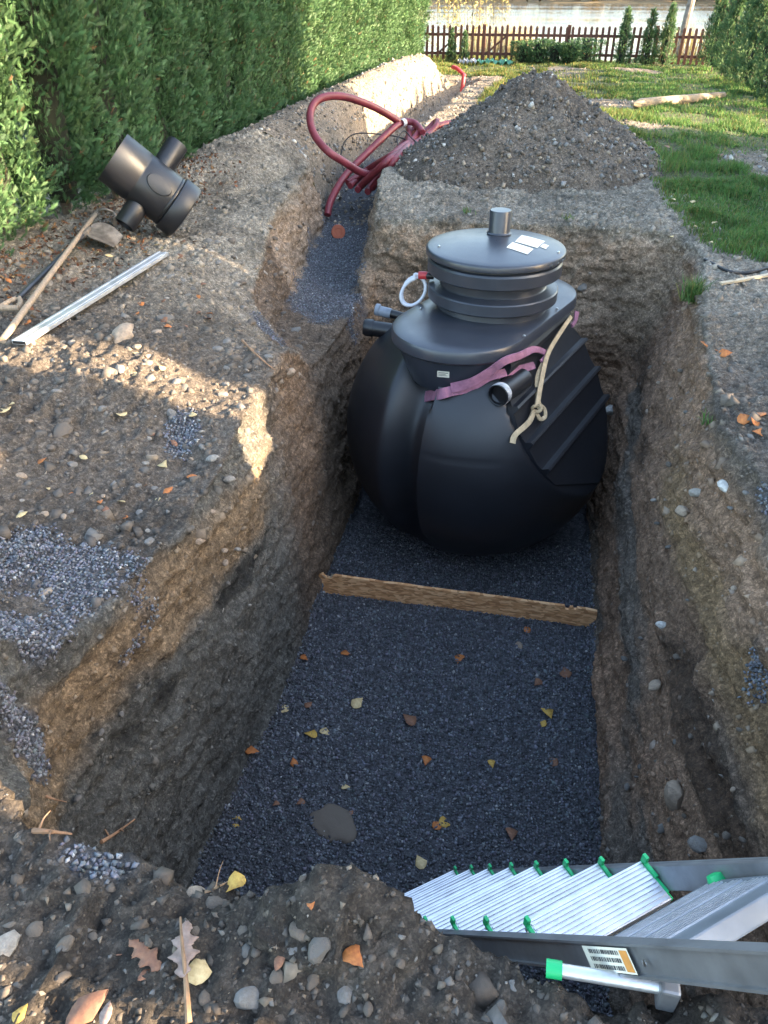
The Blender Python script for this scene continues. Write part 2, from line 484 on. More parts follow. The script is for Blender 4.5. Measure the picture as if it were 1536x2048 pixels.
def soil_colour(P, nz):
    """real soil colours: topsoil, layers in the cut walls, crushed stone spills"""
    x, y, z = P[:, 0], P[:, 1], P[:, 2]
    n1 = fbm(P, (1.1, 1.1, 1.1), 4, 50); n2 = fbm(P, (4, 4, 4), 4, 60); n3 = fbm(P, (14, 14, 14), 3, 70)
    def C(r, g, b): return np.array([r, g, b], np.float32)
    top = C(.108, .090, .073)[None] * (1 + .55 * n1 + .35 * n2)[:, None]
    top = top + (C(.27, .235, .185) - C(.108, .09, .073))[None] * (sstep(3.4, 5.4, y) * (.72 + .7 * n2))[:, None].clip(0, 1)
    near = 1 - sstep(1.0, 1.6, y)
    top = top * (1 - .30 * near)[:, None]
    # cut walls
    hrel = z / 2.0
    wl = x < -.35
    band = z + .12 * n1 + .08 * n2
    left = C(.105, .100, .088)[None] * (1 + .30 * n1 + .30 * n2)[:, None]
    tan = C(.20, .140, .085)[None] * (1 + .3 * n2 + .2 * n3)[:, None]
    tw = bump1(band, -.72, -.36, .07) * (1 - sstep(3.0, 3.5, y))
    left = left * (1 - tw)[:, None] + tan * tw[:, None]
    dk = bump1(band, -.92, -.78, .04) * sstep(-.15, .1, n1 + .3 * n2) * (1 - sstep(3.0, 3.4, y))
    left = left * (1 - .72 * dk)[:, None]
    brown = C(.165, .116, .080)[None] * (1 + .35 * n1 + .35 * n2)[:, None]
    f2 = sstep(3.2, 4.0, y); left = left * (1 - f2)[:, None] + (brown * .95) * f2[:, None]
    right = C(.225, .142, .092)[None] * (1 + .35 * n1 + .35 * n2)[:, None]
    st = fbm(P, (1.2, 1.0, 3.0), 4, 80)
    gw = .8 * sstep(.05, .4, st + .25 * sstep(-.5, -1.5, z)) * sstep(-.45, -.9, z)
    right = right * (1 - gw)[:, None] + (C(.125, .112, .095)[None] * (1 + .3 * n2)[:, None]) * gw[:, None]
    ok = bump1(band, -.62, -.34, .08) * (1 - sstep(3.2, 4.2, y))
    right = right * (1 - ok)[:, None] + (C(.235, .150, .080)[None] * (1 + .35 * n2)[:, None]) * ok[:, None]
    dk2 = bump1(band, -.92, -.70, .05) * sstep(.0, .25, n1 + .3 * n2)
    right = right * (1 - .65 * dk2)[:, None]
    back = C(.275, .200, .140)[None] * (1 + .35 * n2 + .25 * n3)[:, None]
    wall = np.where(wl[:, None], left, right)
    bw = (sstep(5.9, 6.2, y) * sstep(-1.0, -.6, z))[:, None]
    wall = wall * (1 - bw) + back * bw
    isw = (1 - sstep(.45, .8, nz)) * sstep(-2.1, -1.9, z)
    below = sstep(-.30, -.42, z)
    isw = np.maximum(isw * sstep(.02, -.14, z), below * (sstep(0.9, 1.1, y)))
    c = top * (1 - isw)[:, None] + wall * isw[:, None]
    # crushed stone spills
    grav = C(.080, .082, .092)
    g = gravel_mask(P, n2)
    c = c * (1 - g)[:, None] + grav[None] * g[:, None]
    return np.clip(c, .01, .6)

SPILLS = [(-1.60, 1.95, .20, .21), (-1.66, 1.55, .15, .08), (-1.60, 2.95, .08, .11), (-1.50, 1.33, .13, .06), (-.82, .80, .10, .05), (-1.77, 4.74, .10, .10), (1.06, 2.55, .12, .38), (.98, 2.18, .06, .08)]
def gravel_mask(P, n2):
    x, y, z = P[:, 0], P[:, 1], P[:, 2]
    g = np.zeros(len(P))
    for (cx, cy, rx, ry) in SPILLS:
        d = np.hypot((x - cx) / rx, (y - cy) / ry) + 1.3 * n2
        g = np.maximum(g, (1 - sstep(.35, 1.35, d)) * sstep(-.6, -.5, z))
    d, tz, s = line_d(x, y, TRENCH)
    g = np.maximum(g, (1 - sstep(.22, .30, d + .10 * n2)) * (z < -.33) * (z > -.80) * sstep(5.5, 5.8, y + .3 * n2))
    fl = (z < FLOOR_Z + .06)
    return np.maximum(g, fl)

def soil_disp(P, nz):
    x, y, z = P[:, 0], P[:, 1], P[:, 2]
    fl = 1 - sstep(FLOOR_Z + .02, FLOOR_Z + .14, z)
    wall = (1 - sstep(.35, .75, nz)) * (1 - fl)
    d = .040 * fbm(P, 2.2, 3, 1)
    lump = 1 - np.abs(vn(P, 9, 11)) * 2
    cl = sstep(-.35, .35, vn(P, 1.8, 12))
    d = d + .020 * lump * cl + .015 * (1 - 2 * np.abs(vn(P, 19, 13))) * (.4 + .6 * cl) + .010 * (1 - 2 * np.abs(vn(P, 37, 14))) + .006 * vn(P, 62, 15)
    dw = .060 * fbm(P, (2.4, 1.5, 3.0), 3, 21) + .034 * fbm(P, (9, 4, 14), 3, 22) + .013 * fbm(P, (22, 12, 34), 2, 26) + .010 * (1 - 2 * np.abs(vn(P, 17, 27))) + .008 * vn(P, 44, 28)
    dw = dw + .022 * np.minimum(0, vn(P, (12, 7, 15), 24) + .25) * 1.6
    d = d * (1 - wall) + dw * wall
    tr = gravel_mask(P, 0 * x)
    df = .020 * fbm(P, 1.6, 2, 5) + .006 * vn(P, 40, 6)
    k = np.maximum(fl, tr * .8)
    return d * (1 - k) + df * k

def terrain_near():
    st = .026
    nx = int((AX1 - AX0) / st) + 1; ny = int((AY1 - AY0) / st) + 1
    X, Y = np.meshgrid(np.linspace(AX0, AX1, nx), np.linspace(AY0, AY1, ny))
    Z = height(X, Y)
    V = np.stack([X, Y, Z], -1).reshape(-1, 3)
    B = V.copy(); B[:, 2] = -2.35
    i = np.arange(nx * ny).reshape(ny, nx)
    Ft = np.stack([i[:-1, :-1], i[:-1, 1:], i[1:, 1:], i[1:, :-1]], -1).reshape(-1, 4)
    n = nx * ny
    # closed solid with one big bottom
    ring = np.concatenate([i[0, :-1], i[:-1, -1], i[-1, :0:-1], i[:0:-1, 0]])
    m = len(ring)
    Bv = V[ring].copy(); Bv[:, 2] = -2.35
    r0 = ring; r1 = np.roll(ring, -1); b0 = n + np.arange(m); b1 = n + (np.arange(m) + 1) % m
    Fs = np.stack([r1, r0, b0, b1], -1)
    me = mesh_np('tmp', np.concatenate([V, Bv]), [Ft, Fs, np.array([list(range(n + m - 1, n - 1, -1))])], M_SOIL)
    o = bpy.data.objects.new('tmp', me); COL.objects.link(o)
    md = o.modifiers.new('r', 'REMESH'); md.mode = 'VOXEL'; md.voxel_size = VOX; md.adaptivity = 0
    dg = bpy.context.evaluated_depsgraph_get()
    ev = o.evaluated_get(dg); me2 = bpy.data.meshes.new_from_object(ev)
    nv = len(me2.vertices); co = np.empty(nv * 3, np.float32); me2.vertices.foreach_get('co', co); co = co.reshape(-1, 3)
    nf = len(me2.polygons); lv = np.empty(len(me2.loops), np.int32); me2.loops.foreach_get('vertex_index', lv)
    assert len(lv) == nf * 4
    Fq = lv.reshape(-1, 4)
    bpy.data.objects.remove(o); bpy.data.meshes.remove(me2); bpy.data.meshes.remove(me)
    # drop sides and bottom
    bad = (co[:, 2] < -2.2) | (co[:, 0] < AX0 + .03) | (co[:, 0] > AX1 - .03) | (co[:, 1] < AY0 + .03) | (co[:, 1] > AY1 - .03)
    Fq = Fq[~bad[Fq].any(1)]
    used = np.unique(Fq); mp = np.full(nv, -1, np.int32); mp[used] = np.arange(len(used)); co = co[used]; Fq = mp[Fq]
    def normals(co):
        a = co[Fq[:, 2]] - co[Fq[:, 0]]; b = co[Fq[:, 3]] - co[Fq[:, 1]]
        fn = np.cross(a, b); vnrm = np.zeros_like(co)
        for k in range(4): 
            for ax in range(3): vnrm[:, ax] += np.bincount(Fq[:, k], fn[:, ax], len(co))
        return vnrm / (np.linalg.norm(vnrm, axis=1, keepdims=True) + 1e-9)
    nr = normals(co)
    # a smoothed normal (few passes) keeps the displacement from folding
    for _ in range(3):
        acc = np.zeros_like(nr)
        fm = nr[Fq].mean(1)
        for k in range(4):
            for ax in range(3): acc[:, ax] += np.bincount(Fq[:, k], fm[:, ax], len(co))
        nr = acc / (np.linalg.norm(acc, axis=1, keepdims=True) + 1e-9)
    d = soil_disp(co, nr[:, 2])
    edge = np.minimum.reduce([co[:, 0] - AX0, AX1 - co[:, 0], co[:, 1] - AY0, AY1 - co[:, 1]])
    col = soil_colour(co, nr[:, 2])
    nzz = nr[:, 2].copy()
    co = co + nr * d[:, None]
    return co.astype(np.float32), Fq, col, nzz

TV, TF, TC, TNZ = terrain_near()
ground_obj = link('ground', mesh_np('ground', TV, TF, M_SOIL, smooth=True, col=TC))
tag(ground_obj, 'dug brown and grey soil around and inside the open pit', kind='structure')

def far_colour(P):
    x, y, z = P[:, 0], P[:, 1], P[:, 2]
    n1 = fbm(P, .9, 4, 50); n2 = fbm(P, 4, 4, 60)
    soil = np.array([.20, .165, .125])[None] * (1 + .35 * n1 + .3 * n2)[:, None]
    gr = np.array([.075, .085, .035])[None] * (1 + .3 * n1 + .3 * n2)[:, None]
    m = grass_mask(x, y, n1)
    c = soil * (1 - m)[:, None] + gr * m[:, None]
    dr, h, s = line_d(x, y, RIDGE)
    rd = (1 - sstep(.5, .62, dr)) * (y < 17.6)
    ridge = np.array([.205, .165, .125])[None] * (1 + .3 * n2)[:, None]
    c = c * (1 - rd)[:, None] + ridge * rd[:, None]
    g = gravel_mask(P, n2) * (y < 11.5)
    c = c * (1 - g)[:, None] + np.array([.080, .082, .092])[None] * g[:, None]
    return np.clip(c, .01, .6)

def grass_mask(x, y, n1):
    # soil around the pit, the heap and the trench; lawn elsewhere
    d1 = poly_sd(x, y, [(-4, -3), (2.9, -3), (2.9, 5.3), (1.5, 5.75), (1.12, 6.2), (1.05, 7.2), (.95, 8.0), (.80, 9.4), (.3, 10.4), (-.4, 10.9), (-1.0, 11.2), (-1.3, 14.0), (-1.2, 18.3), (-4.5, 19)])
    m = sstep(-.06, .16, d1 + .22 * n1)
    for (cx, cy, rx, ry) in ((2.2, 9.3, .35, .9), (-.2, 19.8, .6, .9), (.2, 14.2, 1.3, .8), (1.7, 20.6, .6, .5), (1.0, 11.6, .5, .5)):
        m = m * sstep(.55, 1.2, np.hypot((x - cx) / rx, (y - cy) / ry) + .9 * n1)
    return m

def grid_sheet(name, x0, x1, y0, y1, st, lab, kindcol, hf, disp=True):
    nx = int((x1 - x0) / st) + 1; ny = int((y1 - y0) / st) + 1
    X, Y = np.meshgrid(np.linspace(x0, x1, nx), np.linspace(y0, y1, ny))
    Z = hf(X, Y); P = np.stack([X, Y, Z], -1).reshape(-1, 3)
    if disp:
        m = grass_mask(P[:, 0], P[:, 1], 0 * P[:, 0])
        P[:, 2] += (.03 * fbm(P, 2.2, 3, 1) + .022 * vn(P, 9, 11) * (1 - .6 * m) + .014 * vn(P, 19, 13) * (1 - m))
    i = np.arange(nx * ny).reshape(ny, nx)
    F4 = np.stack([i[:-1, :-1], i[:-1, 1:], i[1:, 1:], i[1:, :-1]], -1).reshape(-1, 4)
    o = link(name, mesh_np(name, P, F4, M_SOIL, smooth=True, col=kindcol(P)))
    tag(o, lab, kind='structure')
    return P, F4

LP, LF = grid_sheet('lawn_ground', -4.2, 4.2, 8.33, 30.0, .06, 'lawn soil with the pipe trench and its spoil ridge', far_colour, height)
# the rest of the land around, outside the dug part
def rest():
    V, Fq, n = [], [], 0
    for (x0, x1, y0, y1) in ((-60, -3.9, -40, 30), (2.66, 60, -40, 30), (-3.9, 2.66, -40, -.55)):
        nx, ny = 30, 40
        X, Y = np.meshgrid(np.linspace(x0, x1, nx), np.linspace(y0, y1, ny)); Z = ground0(X, Y) - .015
        V.append(np.stack([X, Y, Z], -1).reshape(-1, 3))
        i = np.arange(nx * ny).reshape(ny, nx) + n; n += nx * ny
        Fq.append(np.stack([i[:-1, :-1], i[:-1, 1:], i[1:, 1:], i[1:, :-1]], -1).reshape(-1, 4))
    P = np.concatenate(V)
    o = link('surrounding_ground', mesh_np('surrounding_ground', P, np.concatenate(Fq), M_SOIL, smooth=True, col=far_colour(P)))
    tag(o, 'grassy ground of the gardens around the plot', kind='structure')
rest()

# ------------------------------------------------------------------ placing: a point of the place seen in direction (u, v), on a known height or at a known distance
_th, _ya = R(34.7), R(11.5)
def ray(u, v):
    xc = (u - 768) / 1538.; yc = (1024 - v) / 1538.
    y = math.cos(_th) + yc * math.sin(_th); z = -math.sin(_th) + yc * math.cos(_th)
    return Vector((xc * math.cos(_ya) - y * math.sin(_ya), xc * math.sin(_ya) + y * math.cos(_ya), z))
def at(u, v, z=0.0):
    d = ray(u, v); return Vector((0, 0, CAM_H)) + d * ((z - CAM_H) / d.z)
def aty(u, v, y):
    d = ray(u, v); return Vector((0, 0, CAM_H)) + d * (y / d.y)
# lookup of the finished ground height (top surface) in the near zone
_GN = .02
_gx = int((AX1 - AX0) / _GN) + 2; _gy = int((AY1 - AY0) / _GN) + 2
_H = np.full((_gy, _gx), -9., np.float32)
np.maximum.at(_H, (((TV[:, 1] - AY0) / _GN).astype(int), ((TV[:, 0] - AX0) / _GN).astype(int)), TV[:, 2])
def gz(x, y):
    if AX0 + .05 < x < AX1 - .05 and AY0 + .05 < y < AY1 - .08:
        i = int((y - AY0) / _GN); j = int((x - AX0) / _GN)
        w = _H[max(i - 1, 0):i + 2, max(j - 1, 0):j + 2]; w = w[w > -5]
        if len(w): return float(np.median(w))
    P = np.array([[x, y, 0.]]); z = float(height(P[:, 0], P[:, 1])[0])
    P[0, 2] = z; m = grass_mask(P[:, 0], P[:, 1], np.zeros(1))
    return z + float((.03 * fbm(P, 2.2, 3, 1) + .022 * vn(P, 9, 11) * (1 - .6 * m) + .014 * vn(P, 19, 13) * (1 - m))[0])
def on_ground(u, v):
    """first point of the ground met in direction (u, v)"""
    d = ray(u, v); o = Vector((0, 0, CAM_H)); s = .5
    while s < 30:
        p = o + d * s
        if p.z <= gz(p.x, p.y): break
        s += .015
    return p

# ------------------------------------------------------------------ scatter of many small pieces as one mesh
ICO_V = None
def ico(sub):
    b = bmesh.new(); bmesh.ops.create_icosphere(b, subdivisions=sub, radius=1); b.verts.index_update()
    V = np.array([v.co[:] for v in b.verts], np.float32); Fc = np.array([[v.index for v in f.verts] for f in b.faces], np.int32); b.free()
    return V, Fc
OCT_V = np.array([(1, 0, 0), (-1, 0, 0), (0, 1, 0), (0, -1, 0), (0, 0, 1), (0, 0, -1)], np.float32)
OCT_F = np.array([(0, 2, 4), (2, 1, 4), (1, 3, 4), (3, 0, 4), (2, 0, 5), (1, 2, 5), (3, 1, 5), (0, 3, 5)], np.int32)
CUBE_V = np.array([(x, y, z) for x in (-1, 1) for y in (-1, 1) for z in (-1, 1)], np.float32) * .72
CUBE_F = np.array([(0, 1, 3, 2), (4, 6, 7, 5), (0, 4, 5, 1), (2, 3, 7, 6), (0, 2, 6, 4), (1, 5, 7, 3)], np.int32)
CUBE_F = np.concatenate([CUBE_F[:, :3], CUBE_F[:, [0, 2, 3]]])

def rand_rot(n, r=rng):
    q = r.normal(size=(n, 4)); q /= np.linalg.norm(q, axis=1, keepdims=True); w, x, y, z = q.T
    return np.stack([np.stack([1 - 2 * (y * y + z * z), 2 * (x * y - z * w), 2 * (x * z + y * w)], -1),
                     np.stack([2 * (x * y + z * w), 1 - 2 * (x * x + z * z), 2 * (y * z - x * w)], -1),
                     np.stack([2 * (x * z - y * w), 2 * (y * z + x * w), 1 - 2 * (x * x + y * y)], -1)], 1)

def pieces(pos, size, col, base=(CUBE_V, CUBE_F), jit=.30, flat=.7, rot=None):
    BV, BF = base; n = len(pos); k = len(BV)
    V = BV[None] * (1 + rng.uniform(-jit, jit, (n, k, 1))) + rng.uniform(-jit, jit, (n, k, 3)) * .4
    V = V * rng.uniform(.65, 1.3, (n, 1, 3))
    V[:, :, 2] *= flat
    Rm = rand_rot(n) if rot is None else rot
    V = np.einsum('nij,nkj->nki', Rm, V) * np.asarray(size)[:, None, None] + pos[:, None, :]
    Fc = (BF[None] + (np.arange(n) * k)[:, None, None]).reshape(-1, BF.shape[1])
    C = np.repeat(col, k, axis=0)
    return V.reshape(-1, 3), Fc, C

def stuff(name, parts, mat, label, parent=None, smooth=False):
    V, Fc, C, n = [], [], [], 0
    for (v, f, c) in parts:
        V.append(v); Fc.append(f + n); C.append(c); n += len(v)
    o = link(name, mesh_np(name, np.concatenate(V), np.concatenate(Fc), mat, col=np.concatenate(C), smooth=smooth), parent)
    return tag(o, label, kind='stuff')

fa = TV[TF]; _fc = fa.mean(1); _fn = np.cross(fa[:, 2] - fa[:, 0], fa[:, 3] - fa[:, 1]); _fa = np.linalg.norm(_fn, axis=1) / 2
_fn = _fn / (2 * _fa[:, None] + 1e-12)
def sample(weight, n):
    w = np.clip(_fa * weight, 0, None); cdf = np.cumsum(w); idx = np.searchsorted(cdf, rng.uniform(0, cdf[-1], n))
    idx = np.clip(idx, 0, len(w) - 1)
    t = rng.uniform(size=(n, 4)); t /= t.sum(1, keepdims=True)
    return (TV[TF[idx]] * t[:, :, None]).sum(1), _fn[idx], idx

_n2f = fbm(_fc, 4, 3, 60)
G_MASK = gravel_mask(_fc, _n2f)
IS_FLOOR = (_fc[:, 2] < FLOOR_Z + .08) & (_fc[:, 1] < 4.9)
camd = np.linalg.norm(_fc - np.array([0, 0, CAM_H]), axis=1)

def gravel_col(n):
    c = np.array([.096, .100, .113])[None] * rng.uniform(.45, 1.75, (n, 1)) * rng.uniform(.93, 1.07, (n, 3))
    pale = rng.uniform(size=n) < .03; c[pale] = np.array([.30, .30, .30]) * rng.uniform(.6, 1.2, (pale.sum(), 1))
    return c
def soil_stone_col(n):
    t = rng.uniform(size=n)[:, None]
    grey = np.array([.17, .165, .155]); tan = np.array([.24, .195, .145]); dark = np.array([.075, .070, .064]); clod = np.array([.12, .098, .078])
    c = np.where(t < .36, clod, np.where(t < .60, dark, np.where(t < .84, grey, tan))) * rng.uniform(.65, 1.4, (n, 1))
    pale = rng.uniform(size=n) < .025; c[pale] = np.array([.42, .40, .36]) * rng.uniform(.7, 1.1, (pale.sum(), 1))
    return c

# crushed stone on the pit floor, in the trench and in the spills
p, nn, _ = sample(IS_FLOOR * 1.0, 42000)
s_ = rng.uniform(.0045, .0095, len(p)) * (1 + .5 * (rng.uniform(size=len(p)) < .15))
OC = (OCT_V, OCT_F)
gA = pieces(p + nn * rng.uniform(-.002, .006, (len(p), 1)), s_ * 1.2, gravel_col(len(p)), OC)
p, nn, _ = sample((~IS_FLOOR) * np.clip(G_MASK * 1.2 - .08, 0, 1) * (_fc[:, 2] > FLOOR_Z + .2) * (1 + 2.0 * (camd < 4)), 13000)
gB = pieces(p + nn * .002, rng.uniform(.005, .0100, len(p)), gravel_col(len(p)) * 1.2, OC)
p, nn, _ = sample((_fc[:, 2] < FLOOR_Z + .08) & (_fc[:, 1] >= 4.0), 3000)
gC = pieces(p, rng.uniform(.006, .011, len(p)), gravel_col(len(p)), OC)
stuff('gravel', [gA, gB, gC], M_STONE, 'dark blue grey crushed stone spread over the pit floor and trench')

# rubble and crumbs in the soil
topw = (_fc[:, 2] > -.6) & (_fn[:, 2] > .5) & (G_MASK < .5)
wallw = (~IS_FLOOR) & (_fn[:, 2] <= .5)
parts = []
for (w, n, s0, s1, pw) in ((topw * np.clip(3.2 / camd, .35, 1.6) ** 2.0, 27000, .004, .016, 2.8), (topw * np.clip(2.2 / camd, 0, 3) ** 4, 14000, .002, .006, 1.5), (topw * np.clip((camd - 1.2) / 2, 0, 1), 5200, .012, .034, 2.6),
                            (wallw * np.clip(3 / camd, .4, 2) ** 1.5, 12000, .004, .013, 2.4), (wallw * 1.0, 900, .010, .024, 2.5)):
    p, nn, idx = sample(w, n)
    sz = s0 + (s1 - s0) * rng.uniform(size=n) ** pw
    c = soil_stone_col(n)
    mixk = rng.uniform(.05, .60, (n, 1)); c = c * mixk + TC[TF[idx, 0]] * 1.1 * (1 - mixk)
    if s1 < .01: c = c * .3 + TC[TF[idx, 0]] * rng.uniform(.6, 1.2, (n, 1)) * .7
    parts.append(pieces(p - nn * sz[:, None] * .25, sz, c, (CUBE_V, CUBE_F) if s1 > .02 else OC))
stuff('soil_rubble', parts, M_STONE, 'small stones and crumbs of earth lying in the dug soil')

# the gravelly ridge and the lawn soil further off
fa2 = LP[LF]; c2 = fa2.mean(1); n2 = np.cross(fa2[:, 2] - fa2[:, 0], fa2[:, 3] - fa2[:, 1]); a2 = np.linalg.norm(n2, axis=1) / 2
gm = grass_mask(c2[:, 0], c2[:, 1], fbm(c2, .9, 4, 50))
w = a2 * (1 - gm) * (c2[:, 1] < 20) * np.clip(12 / c2[:, 1], .5, 2); cdf = np.cumsum(w); idx = np.searchsorted(cdf, rng.uniform(0, cdf[-1], 9000))
p = (fa2[idx] * (lambda t: (t / t.sum(1, keepdims=True))[:, :, None])(rng.uniform(size=(len(idx), 4)))).sum(1)
stuff('ridge_stones', [pieces(p, .010 + .028 * rng.uniform(size=len(p)) ** 2.5, soil_stone_col(len(p)) * 1.35, OC)], M_STONE, 'loose stones on the spoil ridge along the trench')

# ------------------------------------------------------------------ grass
def blades(P, hgt, wid, lean, col, simple=False):
    n = len(P); a = rng.uniform(0, 2 * np.pi, n); ca, sa = np.cos(a), np.sin(a)
    side = np.stack([ca, sa, 0 * a], -1) * wid[:, None]
    b = rng.uniform(0, 2 * np.pi, n); ln = lean * rng.uniform(.2, 1, n)
    mid = P + np.stack([np.cos(b) * ln * .35, np.sin(b) * ln * .35, np.sqrt(np.clip(1 - (ln * .35) ** 2, .2, 1)) * .62], -1) * hgt[:, None]
    tip = P + np.stack([np.cos(b) * ln, np.sin(b) * ln, np.sqrt(np.clip(1 - ln ** 2, .05, 1))], -1) * hgt[:, None]
    if simple:
        tp = mid * .35 + tip * .65
        return np.stack([P - side * 1.2, P + side * 1.2, tip], 1).reshape(-1, 3), None, np.arange(n * 3).reshape(-1, 3), np.repeat(col, 3, axis=0)
    V = np.stack([P - side, P + side, mid + side * .7, mid - side * .7, tip], 1).reshape(-1, 3)
    o = (np.arange(n) * 5)[:, None]
    F4 = np.array([[0, 1, 2, 3]]) + o; F3 = np.array([[3, 2, 4]]) + o
    return V, F4, F3, np.repeat(col, 5, axis=0)
def grass_obj(name, P, hgt, wid, lean, col, label=None, parent=None):
    V, F4, F3, C = blades(P, hgt, wid, lean, col)
    return link(name, mesh_np(name, V, [F4, F3], M_GRASS, col=C), parent)
def grass_col(n, y=None):
    c = np.array([.075, .150, .038])[None] * rng.uniform(.6, 1.5, (n, 1)) * rng.uniform(.85, 1.15, (n, 3))
    yl = rng.uniform(size=n) < .16; c[yl] = np.array([.20, .19, .06]) * rng.uniform(.6, 1.2, (yl.sum(), 1))
    return c
n1c = fbm(c2, .9, 4, 50); tuft = np.clip(.25 + 1.5 * fbm(c2, 3.0, 3, 91) + .9 * fbm(c2, .7, 2, 92), .06, 2)
w = a2 * gm * tuft * (c2[:, 1] < 24) * np.clip(11 / c2[:, 1], .35, 1.4) ** 1.2; cdf = np.cumsum(w); NB = 120000
idx = np.searchsorted(cdf, rng.uniform(0, cdf[-1], NB))
tt = rng.uniform(size=(NB, 4)); tt /= tt.sum(1, keepdims=True); p = (fa2[idx] * tt[:, :, None]).sum(1)
# lawn inside the near zone
_gm = grass_mask(_fc[:, 0], _fc[:, 1], fbm(_fc, .9, 4, 50)) * (_fc[:, 0] > .6) * (_fc[:, 1] > 5.2)
tf = np.clip(.25 + 1.5 * fbm(_fc, 3.0, 3, 91) + .9 * fbm(_fc, .7, 2, 92), .06, 2)
p2, _, idx2 = sample(_gm * np.clip(tf, .35, 2), 42000)
P = np.concatenate([p, p2]); dist = P[:, 1]
tk = np.concatenate([tuft[idx], tf[idx2]])
hg = (.042 + .050 * rng.uniform(size=len(P))) * (.6 + .6 * tk.clip(0, 1.2))
wd = .0028 * (1 + np.clip(dist - 6, 0, 14) * .16)
gc = grass_col(len(P)); rt = sstep(.2, 1.6, P[:, 0])[:, None]; gc = gc * (1 - .0 * rt); gc[:, 0] *= (1.45 - .5 * rt[:, 0])
nf_ = len(p)
Va, _, Fa, Ca = blades(P[:nf_], hg[:nf_], wd[:nf_], .85, gc[:nf_], True); Vb, F4b, F3b, Cb = blades(P[nf_:], hg[nf_:], wd[nf_:], .85, gc[nf_:])
go = link('lawn_grass', mesh_np('lawn_grass', np.concatenate([Va, Vb]), [np.concatenate([Fa, F3b + len(Va)]), F4b + len(Va)], M_GRASS, col=np.concatenate([Ca, Cb]))); tag(go, 'short uneven green lawn grass with bare patches', kind='stuff')

# single tufts that stand out
def tuft_thing(name, c, n, h, spread, label, group=None, lean=.8, dark=1.0):
    root = empty(name, c, label, 'grass', group)
    P = rng.normal(size=(n, 3)) * spread; P[:, 2] = 0
    grass_obj('blades', P, h * rng.uniform(.5, 1.1, n), np.full(n, .0032), lean, grass_col(n) * dark, parent=root)['kind'] = 'stuff'
    return root
q = on_ground(1382, 600); tuft_thing('grass_tuft', (q.x, q.y, q.z - .005), 190, .17, .03, 'green grass tuft hanging over the right rim of the pit')
q = on_ground(1415, 850); tuft_thing('small_weed', (q.x, q.y, q.z), 26, .07, .02, 'small pale green weed in the brown right pit wall', dark=1.5)
q = on_ground(1470, 505); tuft_thing('grass_tuft', (q.x, q.y, q.z), 260, .11, .07, 'bright grass clump beside the black cable')
for k, (u, v, lab) in enumerate(((935, 425, 'small green weed on the soil behind the tank lid'), (1135, 440, 'little green sprout at the back rim right of the tank lid'))):
    q = on_ground(u, v); tuft_thing('weed', (q.x, q.y, q.z), 22, .06, .025, lab)
q = on_ground(1290, 330); tuft_thing('grass_tuft', (q.x, q.y, q.z), 900, .17, .22, 'tall lush grass at the right foot of the soil heap', lean=.7)

# ------------------------------------------------------------------ thuja hedges
def spray_template():
    """flat feathery fan of scale-leaf twigs, 1 unit long along +x, fan in x-y"""
    V, Fq = [], []
    def twig(a, b, w):
        a, b = np.array(a, float), np.array(b, float); d = b - a; nrm = np.array([-d[1], d[0], 0]); nrm = nrm / (np.linalg.norm(nrm) + 1e-9) * w
        i = len(V)
        V.extend([a - nrm, a + nrm, b]); Fq.append((i, i + 1, i + 2))
    twig((0, 0, 0), (1, 0, 0), .05)
    for k, t in enumerate((.10, .26, .42, .58, .74)):
        for s in (-1, 1):
            L = (.50 - .36 * t) * (1 if k else .85)
            tt = t + (.07 if s > 0 else 0)
            twig((tt, 0, 0), (tt + L * .86, s * L * .62, -.06 * L), .046)
    return np.array(V, np.float32), np.array(Fq, np.int32)
SPV, SPF = spray_template()

